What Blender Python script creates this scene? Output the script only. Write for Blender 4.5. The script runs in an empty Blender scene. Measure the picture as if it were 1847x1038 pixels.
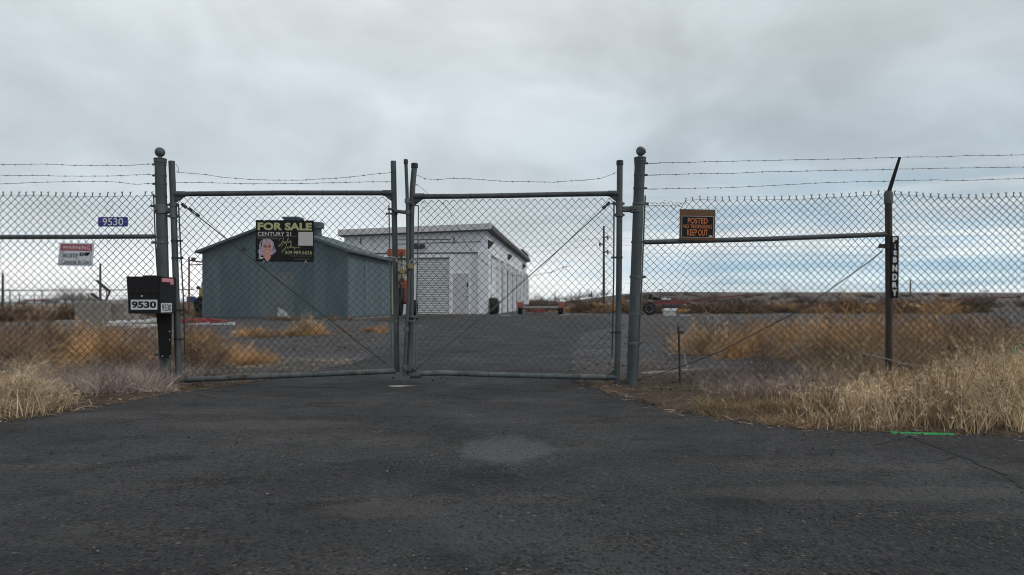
import bpy, math, random
import numpy as np
from mathutils import Vector, Matrix, noise as mnoise
R = math.radians
random.seed(7); rng = np.random.default_rng(11)
sc = bpy.context.scene
C = sc.collection

# ---------------------------------------------------------------- camera
CAMH = 0.80; F = 1231.0; HZ = 547.0; CX = 923.5; YG = 6.6   # eye height, focal length in photo pixels, horizon row, distance of the gate
cam = bpy.data.objects.new('camera', bpy.data.cameras.new('camera')); C.objects.link(cam); sc.camera = cam
cam.location = (0, 0, CAMH); cam.rotation_euler = (R(90), 0, 0)
cam.data.sensor_width = 36; cam.data.lens = F/1847*36
cam.data.shift_y = (HZ-519)/1847; cam.data.clip_start = .05; cam.data.clip_end = 9000
sc.render.resolution_x = 1024; sc.render.resolution_y = 575
sc.view_settings.view_transform = 'Standard'; sc.view_settings.look = 'None'
sc.view_settings.exposure = 0.0; sc.view_settings.gamma = 1; sc.view_settings.use_curve_mapping = False
sc.cycles.filter_width = 1.05
SUN_EL, SUN_AZ = 42, 110

def W(px, py, Y=YG):
    return Vector(((px-CX)/F*Y, Y, CAMH-(py-HZ)/F*Y))
def G(px, py):
    Y = CAMH*F/(py-HZ); return Vector(((px-CX)/F*Y, Y, 0))

# ---------------------------------------------------------------- node helpers
class NT:
    def __init__(s, tree): s.t = tree; s.n = tree.nodes; s.l = tree.links
    def new(s, typ, **kw):
        nd = s.n.new(typ)
        for k, v in kw.items():
            if k.startswith('i_'):
                key = k[2:]; key = int(key) if key.isdigit() else key.replace('_', ' ')
                s.put(nd.inputs[key], v)
            else: setattr(nd, k, v)
        return nd
    def put(s, sock, v):
        if isinstance(v, bpy.types.NodeSocket): s.l.new(v, sock)
        elif isinstance(v, bpy.types.Node): s.l.new(v.outputs[0], sock)
        else:
            try: sock.default_value = v
            except Exception: sock.default_value = (*v, 1)
    def math(s, op, a, b=0.0, c=None, clamp=False):
        nd = s.n.new('ShaderNodeMath'); nd.operation = op; nd.use_clamp = clamp
        s.put(nd.inputs[0], a); s.put(nd.inputs[1], b)
        if c is not None: s.put(nd.inputs[2], c)
        return nd.outputs[0]
    def mix(s, f, a, b, mode='MIX'):
        nd = s.n.new('ShaderNodeMix'); nd.data_type = 'RGBA'; nd.blend_type = mode
        s.put(nd.inputs[0], f)
        for i, v in ((6, a), (7, b)):
            s.put(nd.inputs[i], (*v, 1) if isinstance(v, tuple) and len(v) == 3 else v)
        return nd.outputs[2]
    def noise(s, vec, scale, detail=4, rough=.55, dist=0):
        nd = s.n.new('ShaderNodeTexNoise'); s.put(nd.inputs['Vector'], vec)
        nd.inputs['Scale'].default_value = scale; nd.inputs['Detail'].default_value = detail
        nd.inputs['Roughness'].default_value = rough; nd.inputs['Distortion'].default_value = dist
        return nd.outputs[0]
    def ramp(s, f, stops, interp='LINEAR'):
        nd = s.n.new('ShaderNodeValToRGB'); s.put(nd.inputs[0], f); cr = nd.color_ramp; cr.interpolation = interp
        while len(cr.elements) < len(stops): cr.elements.new(.5)
        for e, (p, c) in zip(cr.elements, stops):
            e.position = p; e.color = (c, c, c, 1) if isinstance(c, (int, float)) else (*c, 1)
        return nd.outputs[0]
    def vmul(s, v, k):
        nd = s.n.new('ShaderNodeVectorMath'); nd.operation = 'MULTIPLY'; s.put(nd.inputs[0], v); s.put(nd.inputs[1], k); return nd.outputs[0]

# ---------------------------------------------------------------- world
w = bpy.data.worlds.new('World'); sc.world = w; w.use_nodes = True
t = NT(w.node_tree); t.n.clear()
tc = t.new('ShaderNodeTexCoord'); d = tc.outputs['Generated']
sep = t.new('ShaderNodeSeparateXYZ', i_0=d)
x, y, z = sep.outputs
zc = t.math('MAXIMUM', z, 0.0)
den = t.math('ADD', zc, .055)
cmb = t.new('ShaderNodeCombineXYZ', i_0=t.math('DIVIDE', x, den), i_1=t.math('DIVIDE', y, den), i_2=0.0)
cv = cmb.outputs[0]
# cloud layer seen in perspective: broad soft masses, finer mottling and thin bands low down
n1 = t.noise(t.vmul(d, (1.5, 1.5, 3.0)), 1.9, 4, .5, .6)
n2 = t.noise(t.vmul(d, (2.6, 2.6, 4.4)), 2.4, 5, .5, .5)
n3 = t.noise(t.vmul(d, (2.2, 2.2, 34)), 1.6, 5, .55, .4)
left = t.ramp(z, [(0, (1.2, 1.2, 1.18)), (.045, (1.15, 1.16, 1.16)), (.075, (.88, .93, .96)), (.11, (.69, .755, .795)), (.19, (.595, .66, .70)), (.29, (.66, .72, .76)), (.42, (.74, .79, .82)), (1, (.66, .69, .72))])
right = t.ramp(z, [(0, (1.0, 1.0, 1.0)), (.018, (.72, .85, .92)), (.045, (.54, .71, .82)), (.078, (.78, .85, .90)), (.12, (.56, .66, .72)), (.2, (.50, .58, .64)), (.32, (.60, .655, .69)), (1, (.66, .69, .72))])
side = t.ramp(t.math('ADD', t.math('MULTIPLY', x, 1.0), .5), [(.44, 0), (.86, 1)], 'EASE')
base = t.mix(side, left, right)
cl = t.math('ADD', t.math('MULTIPLY', n1, .65), t.math('MULTIPLY', n2, .35))
g = t.ramp(cl, [(.36, .86), (.48, 1.0), (.61, 1.18)])
col = t.mix(1.0, base, g, 'MULTIPLY')
lowm = t.ramp(z, [(.005, 1), (.12, .8), (.2, 0)])
band = t.ramp(n3, [(.40, (.74, .87, .96)), (.50, (1, 1, 1)), (.62, (1.25, 1.19, 1.15))])
bandf = t.math('MULTIPLY', lowm, t.math('ADD', .12, t.math('MULTIPLY', side, .88)))
col = t.mix(bandf, col, t.mix(1.0, col, band, 'MULTIPLY'))
sky = t.new('ShaderNodeTexSky', sky_type='NISHITA', sun_disc=False, sun_elevation=R(SUN_EL), sun_rotation=R(SUN_AZ), dust_density=2.0)
bgs = t.new('ShaderNodeBackground', i_Color=sky.outputs[0], i_Strength=.08)
bgc = t.new('ShaderNodeBackground', i_Color=col, i_Strength=1.0)
mx = t.new('ShaderNodeMixShader', i_0=.93, i_1=bgs.outputs[0], i_2=bgc.outputs[0])
t.new('ShaderNodeOutputWorld', i_Surface=mx.outputs[0])

# ---------------------------------------------------------------- sun (soft, through cloud)
sl = bpy.data.lights.new('sun', 'SUN'); sl.energy = 1.35; sl.angle = R(18); sl.color = (1, .95, .88)
sun = bpy.data.objects.new('sun', sl); C.objects.link(sun)
sv = Vector((math.cos(R(SUN_EL))*math.sin(R(SUN_AZ)), math.cos(R(SUN_EL))*math.cos(R(SUN_AZ)), math.sin(R(SUN_EL))))
sun.rotation_euler = sv.to_track_quat('Z', 'Y').to_euler(); sun.location = (10, -10, 20)

# ---------------------------------------------------------------- materials
def mat(name, c1, c2=None, rough=.8, scale=6, bump=.0, bscale=60, metal=0, spots=None, sscale=3, slo=.55, shi=.68, stretch=(1, 1, 1), coat=0, spec=.5):
    m = bpy.data.materials.new(name); m.use_nodes = True; t = NT(m.node_tree); b = t.n['Principled BSDF']
    tc = t.new('ShaderNodeTexCoord').outputs['Object']; v = t.vmul(tc, stretch)
    c = c1
    if c2 is not None: c = t.mix(t.ramp(t.noise(v, scale, 6, .6), [(.32, 0), (.68, 1)]), c1, c2)
    if spots is not None: c = t.mix(t.ramp(t.noise(v, sscale, 7, .68), [(slo, 0), (shi, 1)]), c, spots)
    t.put(b.inputs['Base Color'], c if not isinstance(c, tuple) else (*c, 1))
    b.inputs['Roughness'].default_value = rough; b.inputs['Metallic'].default_value = metal
    b.inputs['Coat Weight'].default_value = coat; b.inputs['Specular IOR Level'].default_value = spec
    if bump:
        bn = t.new('ShaderNodeBump', i_Strength=bump, i_Distance=.01, i_Height=t.noise(tc, bscale, 5, .6)); t.put(b.inputs['Normal'], bn)
    return m

def straw(name, cols, rough=.9, trans=True):
    m = bpy.data.materials.new(name); m.use_nodes = True; t = NT(m.node_tree); b = t.n['Principled BSDF']
    geo = t.new('ShaderNodeNewGeometry').outputs['Random Per Island']
    n = len(cols); c = t.ramp(geo, [(i/(n-1), cc) for i, cc in enumerate(cols)])
    oi = t.new('ShaderNodeObjectInfo').outputs['Random']
    nz = t.noise(t.new('ShaderNodeNewGeometry').outputs['Position'], 2.4, 4)
    k = t.math('MULTIPLY', t.ramp(nz, [(.34, .22), (.66, .75)]), t.math('ADD', 1.55, t.math('MULTIPLY', oi, .9)))
    hsv = t.new('ShaderNodeHueSaturation', i_Color=c, i_Value=k)
    t.put(b.inputs['Base Color'], hsv.outputs[0]); b.inputs['Roughness'].default_value = rough
    b.inputs['Specular IOR Level'].default_value = .15
    return m

M = {}
M['galv'] = mat('galvanised_pipe', (.040, .050, .054), (.080, .093, .098), .66, 7, .35, 70, .05, spots=(.13, .14, .14), sscale=19, slo=.60, shi=.72, stretch=(1, 1, .5), spec=.35)
M['galvw'] = mat('weathered_pipe', (.065, .080, .083), (.13, .145, .142), .7, 9, .4, 60, .05, spots=(.055, .032, .020), sscale=13, slo=.56, shi=.66, spec=.3)
M['wire'] = mat('fence_wire', (.035, .036, .037), (.065, .06, .054), .7, 3, 0, metal=0, spots=(.045, .03, .02), sscale=5, slo=.55, shi=.7)
M['barb'] = mat('barbed_wire', (.045, .04, .038), (.075, .07, .065), .7, 4, spec=.15)
M['dark'] = mat('dark_steel', (.035, .036, .038), (.06, .06, .06), .6, 12, .1, spec=.15)
M['rustpost'] = mat('rusty_post', (.025, .022, .020), (.052, .040, .034), .85, 10, .5, 60, spots=(.12, .105, .10), sscale=16, slo=.58, shi=.7, stretch=(1, 1, .35))
M['rust'] = mat('rust', (.10, .045, .025), (.06, .04, .035), .9, 12, .3)
M['brass'] = mat('brass', (.30, .22, .10), (.2, .15, .09), .45, 20, metal=.7)
M['chain'] = mat('chain_steel', (.35, .34, .32), (.2, .2, .2), .4, 20, metal=.7)
M['black'] = mat('black_paint', (.009, .009, .010), (.014, .014, .015), .5, 8, .1, 120, spec=.15)
M['blackw'] = mat('worn_black_paint', (.008, .008, .009), (.012, .012, .013), .55, 8, .2, 60, spots=(.11, .10, .095), sscale=7, slo=.68, shi=.72, spec=.15)
M['signblack'] = mat('sign_black', (.009, .009, .010), (.014, .014, .015), .55, 4, spec=.15)
M['white'] = mat('white_vinyl', (.62, .63, .64), (.55, .56, .58), .5, 20)
M['signwhite'] = mat('sign_white', (.58, .62, .67), (.50, .55, .60), .5, 12, spots=(.35, .36, .37), sscale=20, slo=.64, shi=.75)
M['signred'] = mat('sign_red', (.33, .02, .045), (.28, .02, .04), .5, 20)
M['signblue'] = mat('sign_blue', (.012, .018, .22), (.01, .015, .17), .45, 10)
M['gold'] = mat('sign_gold', (.40, .40, .20), (.36, .36, .18), .6, 20)
M['pale'] = mat('sign_grey', (.42, .42, .40), None, .6)
M['dimgold'] = mat('sign_dim', (.16, .16, .12), None, .6)
M['orange'] = mat('sign_orange', (.62, .20, .06), (.50, .17, .06), .6, 30)
M['wood'] = mat('weathered_board', (.16, .085, .045), (.10, .055, .032), .9, 6, .4, 80, spots=(.06, .03, .02), sscale=8, stretch=(1, 1, 9))
M['pink'] = mat('pink_tape', (.55, .22, .26), None, .6)
M['hair'] = mat('print_hair', (.50, .42, .50), (.20, .14, .19), .6, 55)
M['skin'] = mat('print_skin', (.50, .27, .21), (.42, .21, .16), .6, 40)
M['lips'] = mat('print_lips', (.42, .08, .09), None, .6)
M['shed'] = mat('blue_grey_paint', (.066, .100, .120), (.100, .138, .158), .8, 1.6, .4, 16, spots=(.16, .15, .135), sscale=3.6, slo=.60, shi=.72, stretch=(1, 1, .16))
M['shedb'] = mat('blue_grey_paint_dark', (.056, .086, .105), (.082, .118, .138), .8, 2.2, .4, 16, spots=(.10, .115, .12), sscale=3, slo=.58, shi=.7, stretch=(1, 1, .3))
M['shedc'] = mat('faded_shed_sheet', (.090, .122, .135), (.125, .152, .158), .85, 2.4, .4, 16, spots=(.12, .095, .08), sscale=3, slo=.55, shi=.7, stretch=(1, 1, .3))
M['shedroof'] = mat('shed_roof', (.08, .11, .13), (.055, .08, .095), .85, 3, .4, 20)
M['bwall'] = mat('white_render', (.70, .72, .75), (.60, .62, .66), .85, .9, .15, 12, spots=(.40, .42, .45), sscale=.7, slo=.60, shi=.75, stretch=(1, 1, .45))
M['bside'] = mat('white_trim', (.76, .78, .80), (.66, .68, .71), .8, 1.4, .1, 12)
M['fascia'] = mat('beige_fascia', (.56, .55, .55), (.48, .47, .47), .85, .8, .1, 12, spots=(.3, .28, .27), sscale=2)
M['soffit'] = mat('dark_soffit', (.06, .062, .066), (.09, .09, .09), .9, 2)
M['rolldoor'] = mat('roll_door', (.50, .53, .53), (.44, .47, .47), .65, 1.2, .05, spots=(.34, .35, .35), sscale=1.5)
M['mandoor'] = mat('man_door', (.50, .51, .545), (.44, .45, .485), .7, 1.5, spots=(.6, .6, .62), sscale=2.2, slo=.6)
M['cream'] = mat('cream_trim', (.52, .46, .35), (.45, .40, .31), .8, 2)
M['glass'] = mat('dark_glass', (.05, .06, .07), None, .2)
M['orangep'] = mat('orange_paint', (.42, .085, .03), (.26, .06, .03), .6, 6, .1, spots=(.08, .04, .03), sscale=5)
M['redp'] = mat('faded_red_paint', (.22, .035, .028), (.12, .03, .025), .7, 6, .1, spots=(.07, .03, .025), sscale=5)
M['rubber'] = mat('tyre_rubber', (.012, .012, .013), (.022, .022, .023), .85, 12, .2, spec=.15)
M['rim'] = mat('pale_rim', (.55, .55, .54), (.4, .4, .4), .6, 10)
M['yellow'] = mat('yellow_paint', (.50, .30, .03), (.38, .22, .03), .6, 6)
M['bluep'] = mat('blue_plastic', (.015, .035, .14), None, .5)
M['conc'] = mat('old_concrete', (.27, .25, .22), (.18, .165, .15), .95, 3.5, .5, 30, spots=(.07, .06, .05), sscale=3, slo=.57, shi=.7)
M['plank'] = mat('bleached_plank', (.30, .29, .28), (.22, .21, .20), .9, 5, .3, 60)
M['pvc'] = mat('white_pipe', (.45, .46, .46), (.34, .35, .36), .6, 6)
M['plastic'] = mat('white_plastic', (.55, .57, .58), (.42, .43, .44), .6, 8)
M['polew'] = mat('pole_wood', (.075, .062, .052), (.05, .042, .036), .95, 4)
M['line'] = mat('power_line', (.10, .11, .12), None, .8)
M['redhose'] = mat('red_hose', (.33, .03, .04), (.22, .03, .03), .6, 8)
M['greenp'] = mat('green_plastic', (.008, .24, .05), (.006, .15, .035), .6, 30)
M['teal'] = mat('teal_plastic', (.03, .16, .13), (.02, .10, .09), .6, 20)
M['crack'] = mat('crack_fill', (.012, .012, .012), None, 1)
M['spill'] = mat('pale_spill', (.36, .35, .31), (.2, .2, .19), .95, 20)
M['trunk'] = mat('bark', (.10, .085, .075), (.07, .06, .055), .95, 8)
M['pinkstraw'] = straw('grey_dead_stems', [(0.360, 0.288, 0.258), (0.180, 0.138, 0.120), (0.528, 0.444, 0.396), (0.084, 0.066, 0.058), (0.288, 0.234, 0.216)])
M['blonde'] = straw('blonde_grass', [(0.682, 0.517, 0.330), (0.330, 0.231, 0.138), (0.880, 0.715, 0.506), (0.132, 0.094, 0.055), (0.506, 0.374, 0.231), (0.220, 0.165, 0.088), (0.660, 0.528, 0.363)])
M['kochia'] = straw('orange_tumbleweed', [(0.690, 0.375, 0.150), (0.315, 0.158, 0.063), (0.900, 0.615, 0.285), (0.135, 0.072, 0.036), (0.540, 0.300, 0.128)])
M['brown'] = straw('brown_weed', [(0.270, 0.162, 0.097), (0.135, 0.081, 0.051), (0.513, 0.351, 0.216), (0.068, 0.041, 0.027), (0.230, 0.149, 0.101)])
M['darkbrush'] = straw('dark_brush', [(.12, .062, .034), (.055, .034, .023), (.20, .115, .06), (.035, .022, .016), (.13, .08, .05)])
M['moss'] = straw('low_mossy_grass', [(0.209, 0.171, 0.077), (0.099, 0.088, 0.039), (0.374, 0.275, 0.165), (0.132, 0.083, 0.046), (0.440, 0.341, 0.209)])
M['bare'] = straw('bare_twigs', [(.16, .13, .12), (.10, .085, .08)])
M['stone'] = straw('stone', [(.045, .045, .048), (.09, .09, .095), (.028, .028, .03), (.17, .165, .16), (.06, .06, .065), (.11, .105, .10), (.24, .235, .23)], .95)
# ground: dark gravel, dirt, straw litter; far field goes straw and then mauve brown
def ground_mat():
    m = bpy.data.materials.new('ground_gravel'); m.use_nodes = True; t = NT(m.node_tree); b = t.n['Principled BSDF']
    p = t.new('ShaderNodeNewGeometry').outputs['Position']; s = t.new('ShaderNodeSeparateXYZ', i_0=p); X, Y, Z = s.outputs
    gv = t.mix(t.ramp(t.noise(p, 1.1, 6, .65), [(.35, 0), (.65, 1)]), (0.048, 0.0488, 0.0528), (0.076, 0.076, 0.08))
    vor = t.new('ShaderNodeTexVoronoi', i_Scale=26.0); t.put(vor.inputs['Vector'], p)
    gv = t.mix(t.ramp(vor.outputs['Color'], [(.25, 0), (.8, .8)]), gv, (0.12, 0.12, 0.124))
    gv = t.mix(t.ramp(t.noise(p, 40, 3, .7), [(.4, .6), (.5, 0)]), gv, (0.02, 0.0192, 0.0192))
    gv = t.mix(t.ramp(t.noise(t.vmul(p, (.25, 1, 1)), .7, 6, .65), [(.50, 0), (.66, .6)]), gv, (.125, .125, .132))
    dirt = t.mix(t.ramp(t.noise(p, 5, 6, .7), [(.35, 0), (.62, 1)]), (0.06, 0.04, 0.0272), (0.12, 0.084, 0.056))
    dirt = t.mix(t.ramp(t.noise(p, 22, 4, .7), [(.45, 0), (.6, .7)]), dirt, (0.028, 0.0224, 0.0184))
    # dirt near the fence line and on both road banks, gravel in the yard
    nz = t.math('MULTIPLY', t.math('SUBTRACT', t.noise(p, .9, 5, .6), .5), 3.2)
    near = t.ramp(t.math('MULTIPLY', t.math('ADD', Y, nz), .05), [(.33, 1), (.42, 0)])
    patch = t.ramp(t.noise(t.vmul(p, (1, .5, 1)), .38, 5, .6), [(.52, 0), (.62, .7)])
    inyard = t.ramp(t.math('MULTIPLY', t.math('ABSOLUTE', t.math('ADD', X, .6)), .1), [(.16, 0), (.3, 1)])
    c = t.mix(t.math('MAXIMUM', near, t.math('MULTIPLY', patch, inyard)), gv, dirt)
    field = t.mix(t.ramp(t.noise(t.vmul(p, (.3, 1, 1)), .05, 6, .6), [(.4, 0), (.6, 1)]), (.20, .145, .09), (.13, .10, .075))
    field = t.mix(t.ramp(t.math('ADD', t.math('MULTIPLY', X, .02), .5), [(.3, 0), (.62, 1)]), field, t.mix(t.ramp(t.noise(t.vmul(p, (.4, 1, 1)), .08, 6, .65), [(.4, 0), (.6, 1)]), (.085, .066, .060), (.105, .083, .070)))
    far = t.ramp(t.math('MULTIPLY', t.math('ADD', Y, t.math('MULTIPLY', nz, 1.0)), .005), [(.31, 0), (.34, 1)])
    leftm = t.ramp(t.math('MULTIPLY', t.math('ADD', t.math('MULTIPLY', X, -.0333), .0), 1.0), [(.40, 0), (.5, 1)])
    fl = t.ramp(t.math('MULTIPLY', Y, .01), [(.36, 0), (.40, 1)])
    c = t.mix(t.math('MAXIMUM', far, t.math('MULTIPLY', leftm, fl)), c, field)
    bx_ = t.math('DIVIDE', t.math('ADD', X, 21.0), 7.0); by_ = t.math('DIVIDE', t.math('SUBTRACT', Y, 45.0), 5.5)
    c = t.mix(t.ramp(t.math('ADD', t.math('MULTIPLY', bx_, bx_), t.math('MULTIPLY', by_, by_)), [(.7, 1), (1.0, 0)]), c, (.115, .075, .048))
    t.put(b.inputs['Base Color'], c); b.inputs['Roughness'].default_value = .95; b.inputs['Specular IOR Level'].default_value = .2
    h = t.math('ADD', t.noise(p, 28, 5, .7), t.math('MULTIPLY', vor.outputs['Distance'], -.8))
    t.put(b.inputs['Normal'], t.new('ShaderNodeBump', i_Strength=.9, i_Distance=.03, i_Height=h))
    return m

def asphalt_mat():
    m = bpy.data.materials.new('asphalt'); m.use_nodes = True; t = NT(m.node_tree); b = t.n['Principled BSDF']
    p = t.new('ShaderNodeNewGeometry').outputs['Position']; s = t.new('ShaderNodeSeparateXYZ', i_0=p); X, Y, Z = s.outputs
    c = t.mix(t.ramp(t.noise(p, .7, 6, .62), [(.36, 0), (.64, 1)]), (.027, .027, .0288), (.058, .0575, .0595))
    # worn wheel tracks along the road in front, darker sealed band by the gate
    c = t.mix(t.ramp(t.noise(t.vmul(p, (.3, 1.0, 1)), 1.7, 6, .68), [(.53, 0), (.68, .8)]), c, (.080, .075, .070))
    c = t.mix(t.ramp(t.noise(t.vmul(p, (.7, 1, 1)), 2.7, 5, .72), [(.38, .7), (.47, 0)]), c, (.014, .014, .015))
    wear = t.ramp(t.noise(p, 1.9, 6, .72), [(.40, .06), (.62, 1)])
    v0 = None
    for sc_, lo, hi, cc, kk in ((62.0, .86, .90, (.13, .12, .108), .8), (105.0, .66, .74, (.11, .105, .10), .85), (48.0, .945, .96, (.20, .185, .165), .7)):
        v1 = t.new('ShaderNodeTexVoronoi', i_Scale=sc_, i_Randomness=1.0); t.put(v1.inputs['Vector'], p); v0 = v0 or v1
        sp1 = t.new('ShaderNodeSeparateColor', i_0=v1.outputs['Color']).outputs[0]
        st = t.math('MULTIPLY', t.ramp(sp1, [(lo, 0), (hi, kk)]), t.ramp(v1.outputs['Distance'], [(.30, 1), (.46, 0)]))
        c = t.mix(t.math('MULTIPLY', st, wear), c, cc)
        sp2 = t.new('ShaderNodeSeparateColor', i_0=v1.outputs['Color']).outputs[1]
        c = t.mix(t.math('MULTIPLY', t.ramp(sp2, [(.6, 0), (.9, .8)]), t.ramp(v1.outputs['Distance'], [(.35, 1), (.55, 0)])), c, (.007, .007, .008))
    # dried puddle marks with ragged silty edges
    wob = t.math('MULTIPLY', t.math('SUBTRACT', t.noise(p, 4, 6, .72), .5), 1.25)
    for (cx, cy, rx, ry, k, cc) in ((-.03, 3.72, .29, .37, .95, (.092, .097, .108)), (-.15, 2.36, .5, .22, .40, (.045, .053, .06)), (-3.2, 3.0, .5, .3, .3, (.07, .078, .09)), (1.45, 2.85, .9, .12, .4, (.10, .096, .09)), (-1.6, 4.45, .8, .2, .5, (.10, .086, .072)), (-2.2, 5.0, .5, .16, .5, (.085, .08, .074)), (-.5, 2.62, .3, .12, .5, (.085, .078, .068))):
        dx = t.math('DIVIDE', t.math('SUBTRACT', X, cx), rx); dy = t.math('DIVIDE', t.math('SUBTRACT', Y, cy), ry)
        r = t.math('ADD', t.math('SQRT', t.math('ADD', t.math('MULTIPLY', dx, dx), t.math('MULTIPLY', dy, dy))), wob)
        c = t.mix(t.math('MULTIPLY', t.ramp(r, [(.72, k), (1.0, 0)]), t.ramp(t.noise(p, 85, 3, .8), [(.36, .15), (.56, 1)])), c, cc)
    t.put(b.inputs['Base Color'], c); b.inputs['Specular IOR Level'].default_value = .25
    t.put(b.inputs['Roughness'], t.ramp(t.noise(p, 1.2, 4), [(.35, .70), (.65, .95)]))
    h = t.math('ADD', t.math('MULTIPLY', v0.outputs['Distance'], -1.0), t.math('MULTIPLY', t.noise(p, 55, 4, .7), 1.2))
    t.put(b.inputs['Normal'], t.new('ShaderNodeBump', i_Strength=1.0, i_Distance=.012, i_Height=h))
    return m
M['ground'] = ground_mat(); M['asphalt'] = asphalt_mat()
M['hill'] = mat('hill_scrub', (.15, .115, .10), (.10, .08, .072), .95, .012, spots=(.20, .15, .11), sscale=.03, slo=.5, shi=.65, stretch=(.4, 1, 1))
M['hillblue'] = mat('far_hill', (.06, .058, .05), (.045, .045, .04), .95, .003)

# ---------------------------------------------------------------- mesh helpers
def origin(p):
    o = Vector((0, 0, 0))
    while p is not None: o += p.location; p = p.parent
    return o
class MB:
    def __init__(s): s.v = []; s.f = []; s.m = []; s.mi = 0
    def face(s, pts, mi=None):
        b = len(s.v); s.v += [tuple(p) for p in pts]; s.f.append(list(range(b, b+len(pts)))); s.m.append(s.mi if mi is None else mi); return s
    def add(s, V, Fc):
        b = len(s.v); s.v += [tuple(p) for p in V]; s.f += [[i+b for i in f] for f in Fc]; s.m += [s.mi]*len(Fc); return s
    def box(s, x0, x1, y0, y1, z0, z1, bev=0):
        if bev > 0:
            e = bev; V = []
            # chamfered box: 24 verts
            for sx in (0, 1):
                for sy in (0, 1):
                    for sz in (0, 1):
                        X = (x0, x1)[sx]; Y = (y0, y1)[sy]; Z = (z0, z1)[sz]
                        dx, dy, dz = (e if sx == 0 else -e), (e if sy == 0 else -e), (e if sz == 0 else -e)
                        V += [(X, Y+dy, Z+dz), (X+dx, Y, Z+dz), (X+dx, Y+dy, Z)]
            I = lambda a, b, c, k: ((a*2+b)*2+c)*3+k
            Fc = []
            for a in (0, 1):
                Fc.append([I(a, 0, 0, 0), I(a, 1, 0, 0), I(a, 1, 1, 0), I(a, 0, 1, 0)])
                Fc.append([I(0, a, 0, 1), I(1, a, 0, 1), I(1, a, 1, 1), I(0, a, 1, 1)])
                Fc.append([I(0, 0, a, 2), I(1, 0, a, 2), I(1, 1, a, 2), I(0, 1, a, 2)])
            for a in (0, 1):
                for b in (0, 1):
                    Fc.append([I(a, b, 0, 0), I(a, b, 1, 0), I(a, b, 1, 1), I(a, b, 0, 1)])
                    Fc.append([I(a, 0, b, 0), I(a, 1, b, 0), I(a, 1, b, 2), I(a, 0, b, 2)])
                    Fc.append([I(0, a, b, 1), I(1, a, b, 1), I(1, a, b, 2), I(0, a, b, 2)])
            for a in (0, 1):
                for b in (0, 1):
                    for c in (0, 1): Fc.append([I(a, b, c, 0), I(a, b, c, 1), I(a, b, c, 2)])
            return s.add(V, Fc)
        V = [(x, y, z) for x in (x0, x1) for y in (y0, y1) for z in (z0, z1)]
        return s.add(V, [[0, 1, 3, 2], [4, 6, 7, 5], [0, 4, 5, 1], [2, 3, 7, 6], [0, 2, 6, 4], [1, 5, 7, 3]])
    def tube(s, pts, r, n=8, r2=None, cap=True):
        pts = [Vector(p) for p in pts]; m = len(pts)
        rs = r if isinstance(r, (list, tuple)) else [r+(0 if r2 is None else (r2-r)*i/(m-1)) for i in range(m)]
        T = []
        for i in range(m):
            a = pts[max(i-1, 0)]; b = pts[min(i+1, m-1)]; d = b-a; T.append(d.normalized() if d.length > 1e-9 else Vector((0, 0, 1)))
        u = T[0].orthogonal().normalized(); b0 = len(s.v)
        for i in range(m):
            u = u-T[i]*u.dot(T[i]); u = u.normalized() if u.length > 1e-6 else T[i].orthogonal().normalized(); v = T[i].cross(u)
            for k in range(n):
                a = 2*math.pi*k/n; p = pts[i]+(u*math.cos(a)+v*math.sin(a))*rs[i]; s.v.append((p.x, p.y, p.z))
        for i in range(m-1):
            for k in range(n):
                a = b0+i*n+k; b = b0+i*n+(k+1) % n; s.f.append([a, b, b+n, a+n]); s.m.append(s.mi)
        if cap:
            s.f.append([b0+k for k in range(n)][::-1]); s.f.append([b0+(m-1)*n+k for k in range(n)]); s.m += [s.mi]*2
        return s
    def lathe(s, prof, c, n=20, axis='Z'):
        b0 = len(s.v); c = Vector(c)
        for r, h in prof:
            for k in range(n):
                a = 2*math.pi*k/n; x, y = r*math.cos(a), r*math.sin(a)
                p = {'Z': (x, y, h), 'X': (h, x, y), 'Y': (x, h, y)}[axis]; s.v.append(tuple(c+Vector(p)))
        for i in range(len(prof)-1):
            for k in range(n):
                a = b0+i*n+k; b = b0+i*n+(k+1) % n; s.f.append([a, b, b+n, a+n]); s.m.append(s.mi)
        s.f.append([b0+k for k in range(n)][::-1]); s.f.append([b0+(len(prof)-1)*n+k for k in range(n)]); s.m += [s.mi]*2
        return s
    def xf(s, fn, start=0):
        s.v[start:] = [tuple(fn(Vector(p))) for p in s.v[start:]]; return s
    def build(s, name, m, parent=None, local=False, smooth=False):
        o = Vector((0, 0, 0)) if (local or parent is None) else origin(parent)
        me = bpy.data.meshes.new(name); me.from_pydata([(a-o.x, b-o.y, c-o.z) for a, b, c in s.v], [], s.f)
        for mm in (m if isinstance(m, list) else [m]): me.materials.append(mm)
        if any(s.m): me.polygons.foreach_set('material_index', s.m)
        if smooth: me.polygons.foreach_set('use_smooth', [True]*len(s.f)); me.set_sharp_from_angle(angle=R(40))
        ob = bpy.data.objects.new(name, me); C.objects.link(ob); ob.parent = parent; return ob
def fast(name, V, Q, m, parent=None):
    me = bpy.data.meshes.new(name); V = np.asarray(V, np.float32).reshape(-1, 3); Q = np.asarray(Q, np.int32); k = Q.shape[1]
    me.vertices.add(len(V)); me.vertices.foreach_set('co', V.ravel()); me.loops.add(Q.size); me.loops.foreach_set('vertex_index', Q.ravel())
    me.polygons.add(len(Q)); me.polygons.foreach_set('loop_start', np.arange(0, Q.size, k, dtype=np.int32)); me.polygons.foreach_set('loop_total', np.full(len(Q), k, np.int32))
    me.update(calc_edges=True); me.materials.append(m)
    ob = bpy.data.objects.new(name, me); C.objects.link(ob); ob.parent = parent; return ob
def tag(o, label=None, cat=None, group=None, kind=None):
    if label: o['label'] = label
    if cat: o['category'] = cat
    if group: o['group'] = group
    if kind: o['kind'] = kind
    return o
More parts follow.
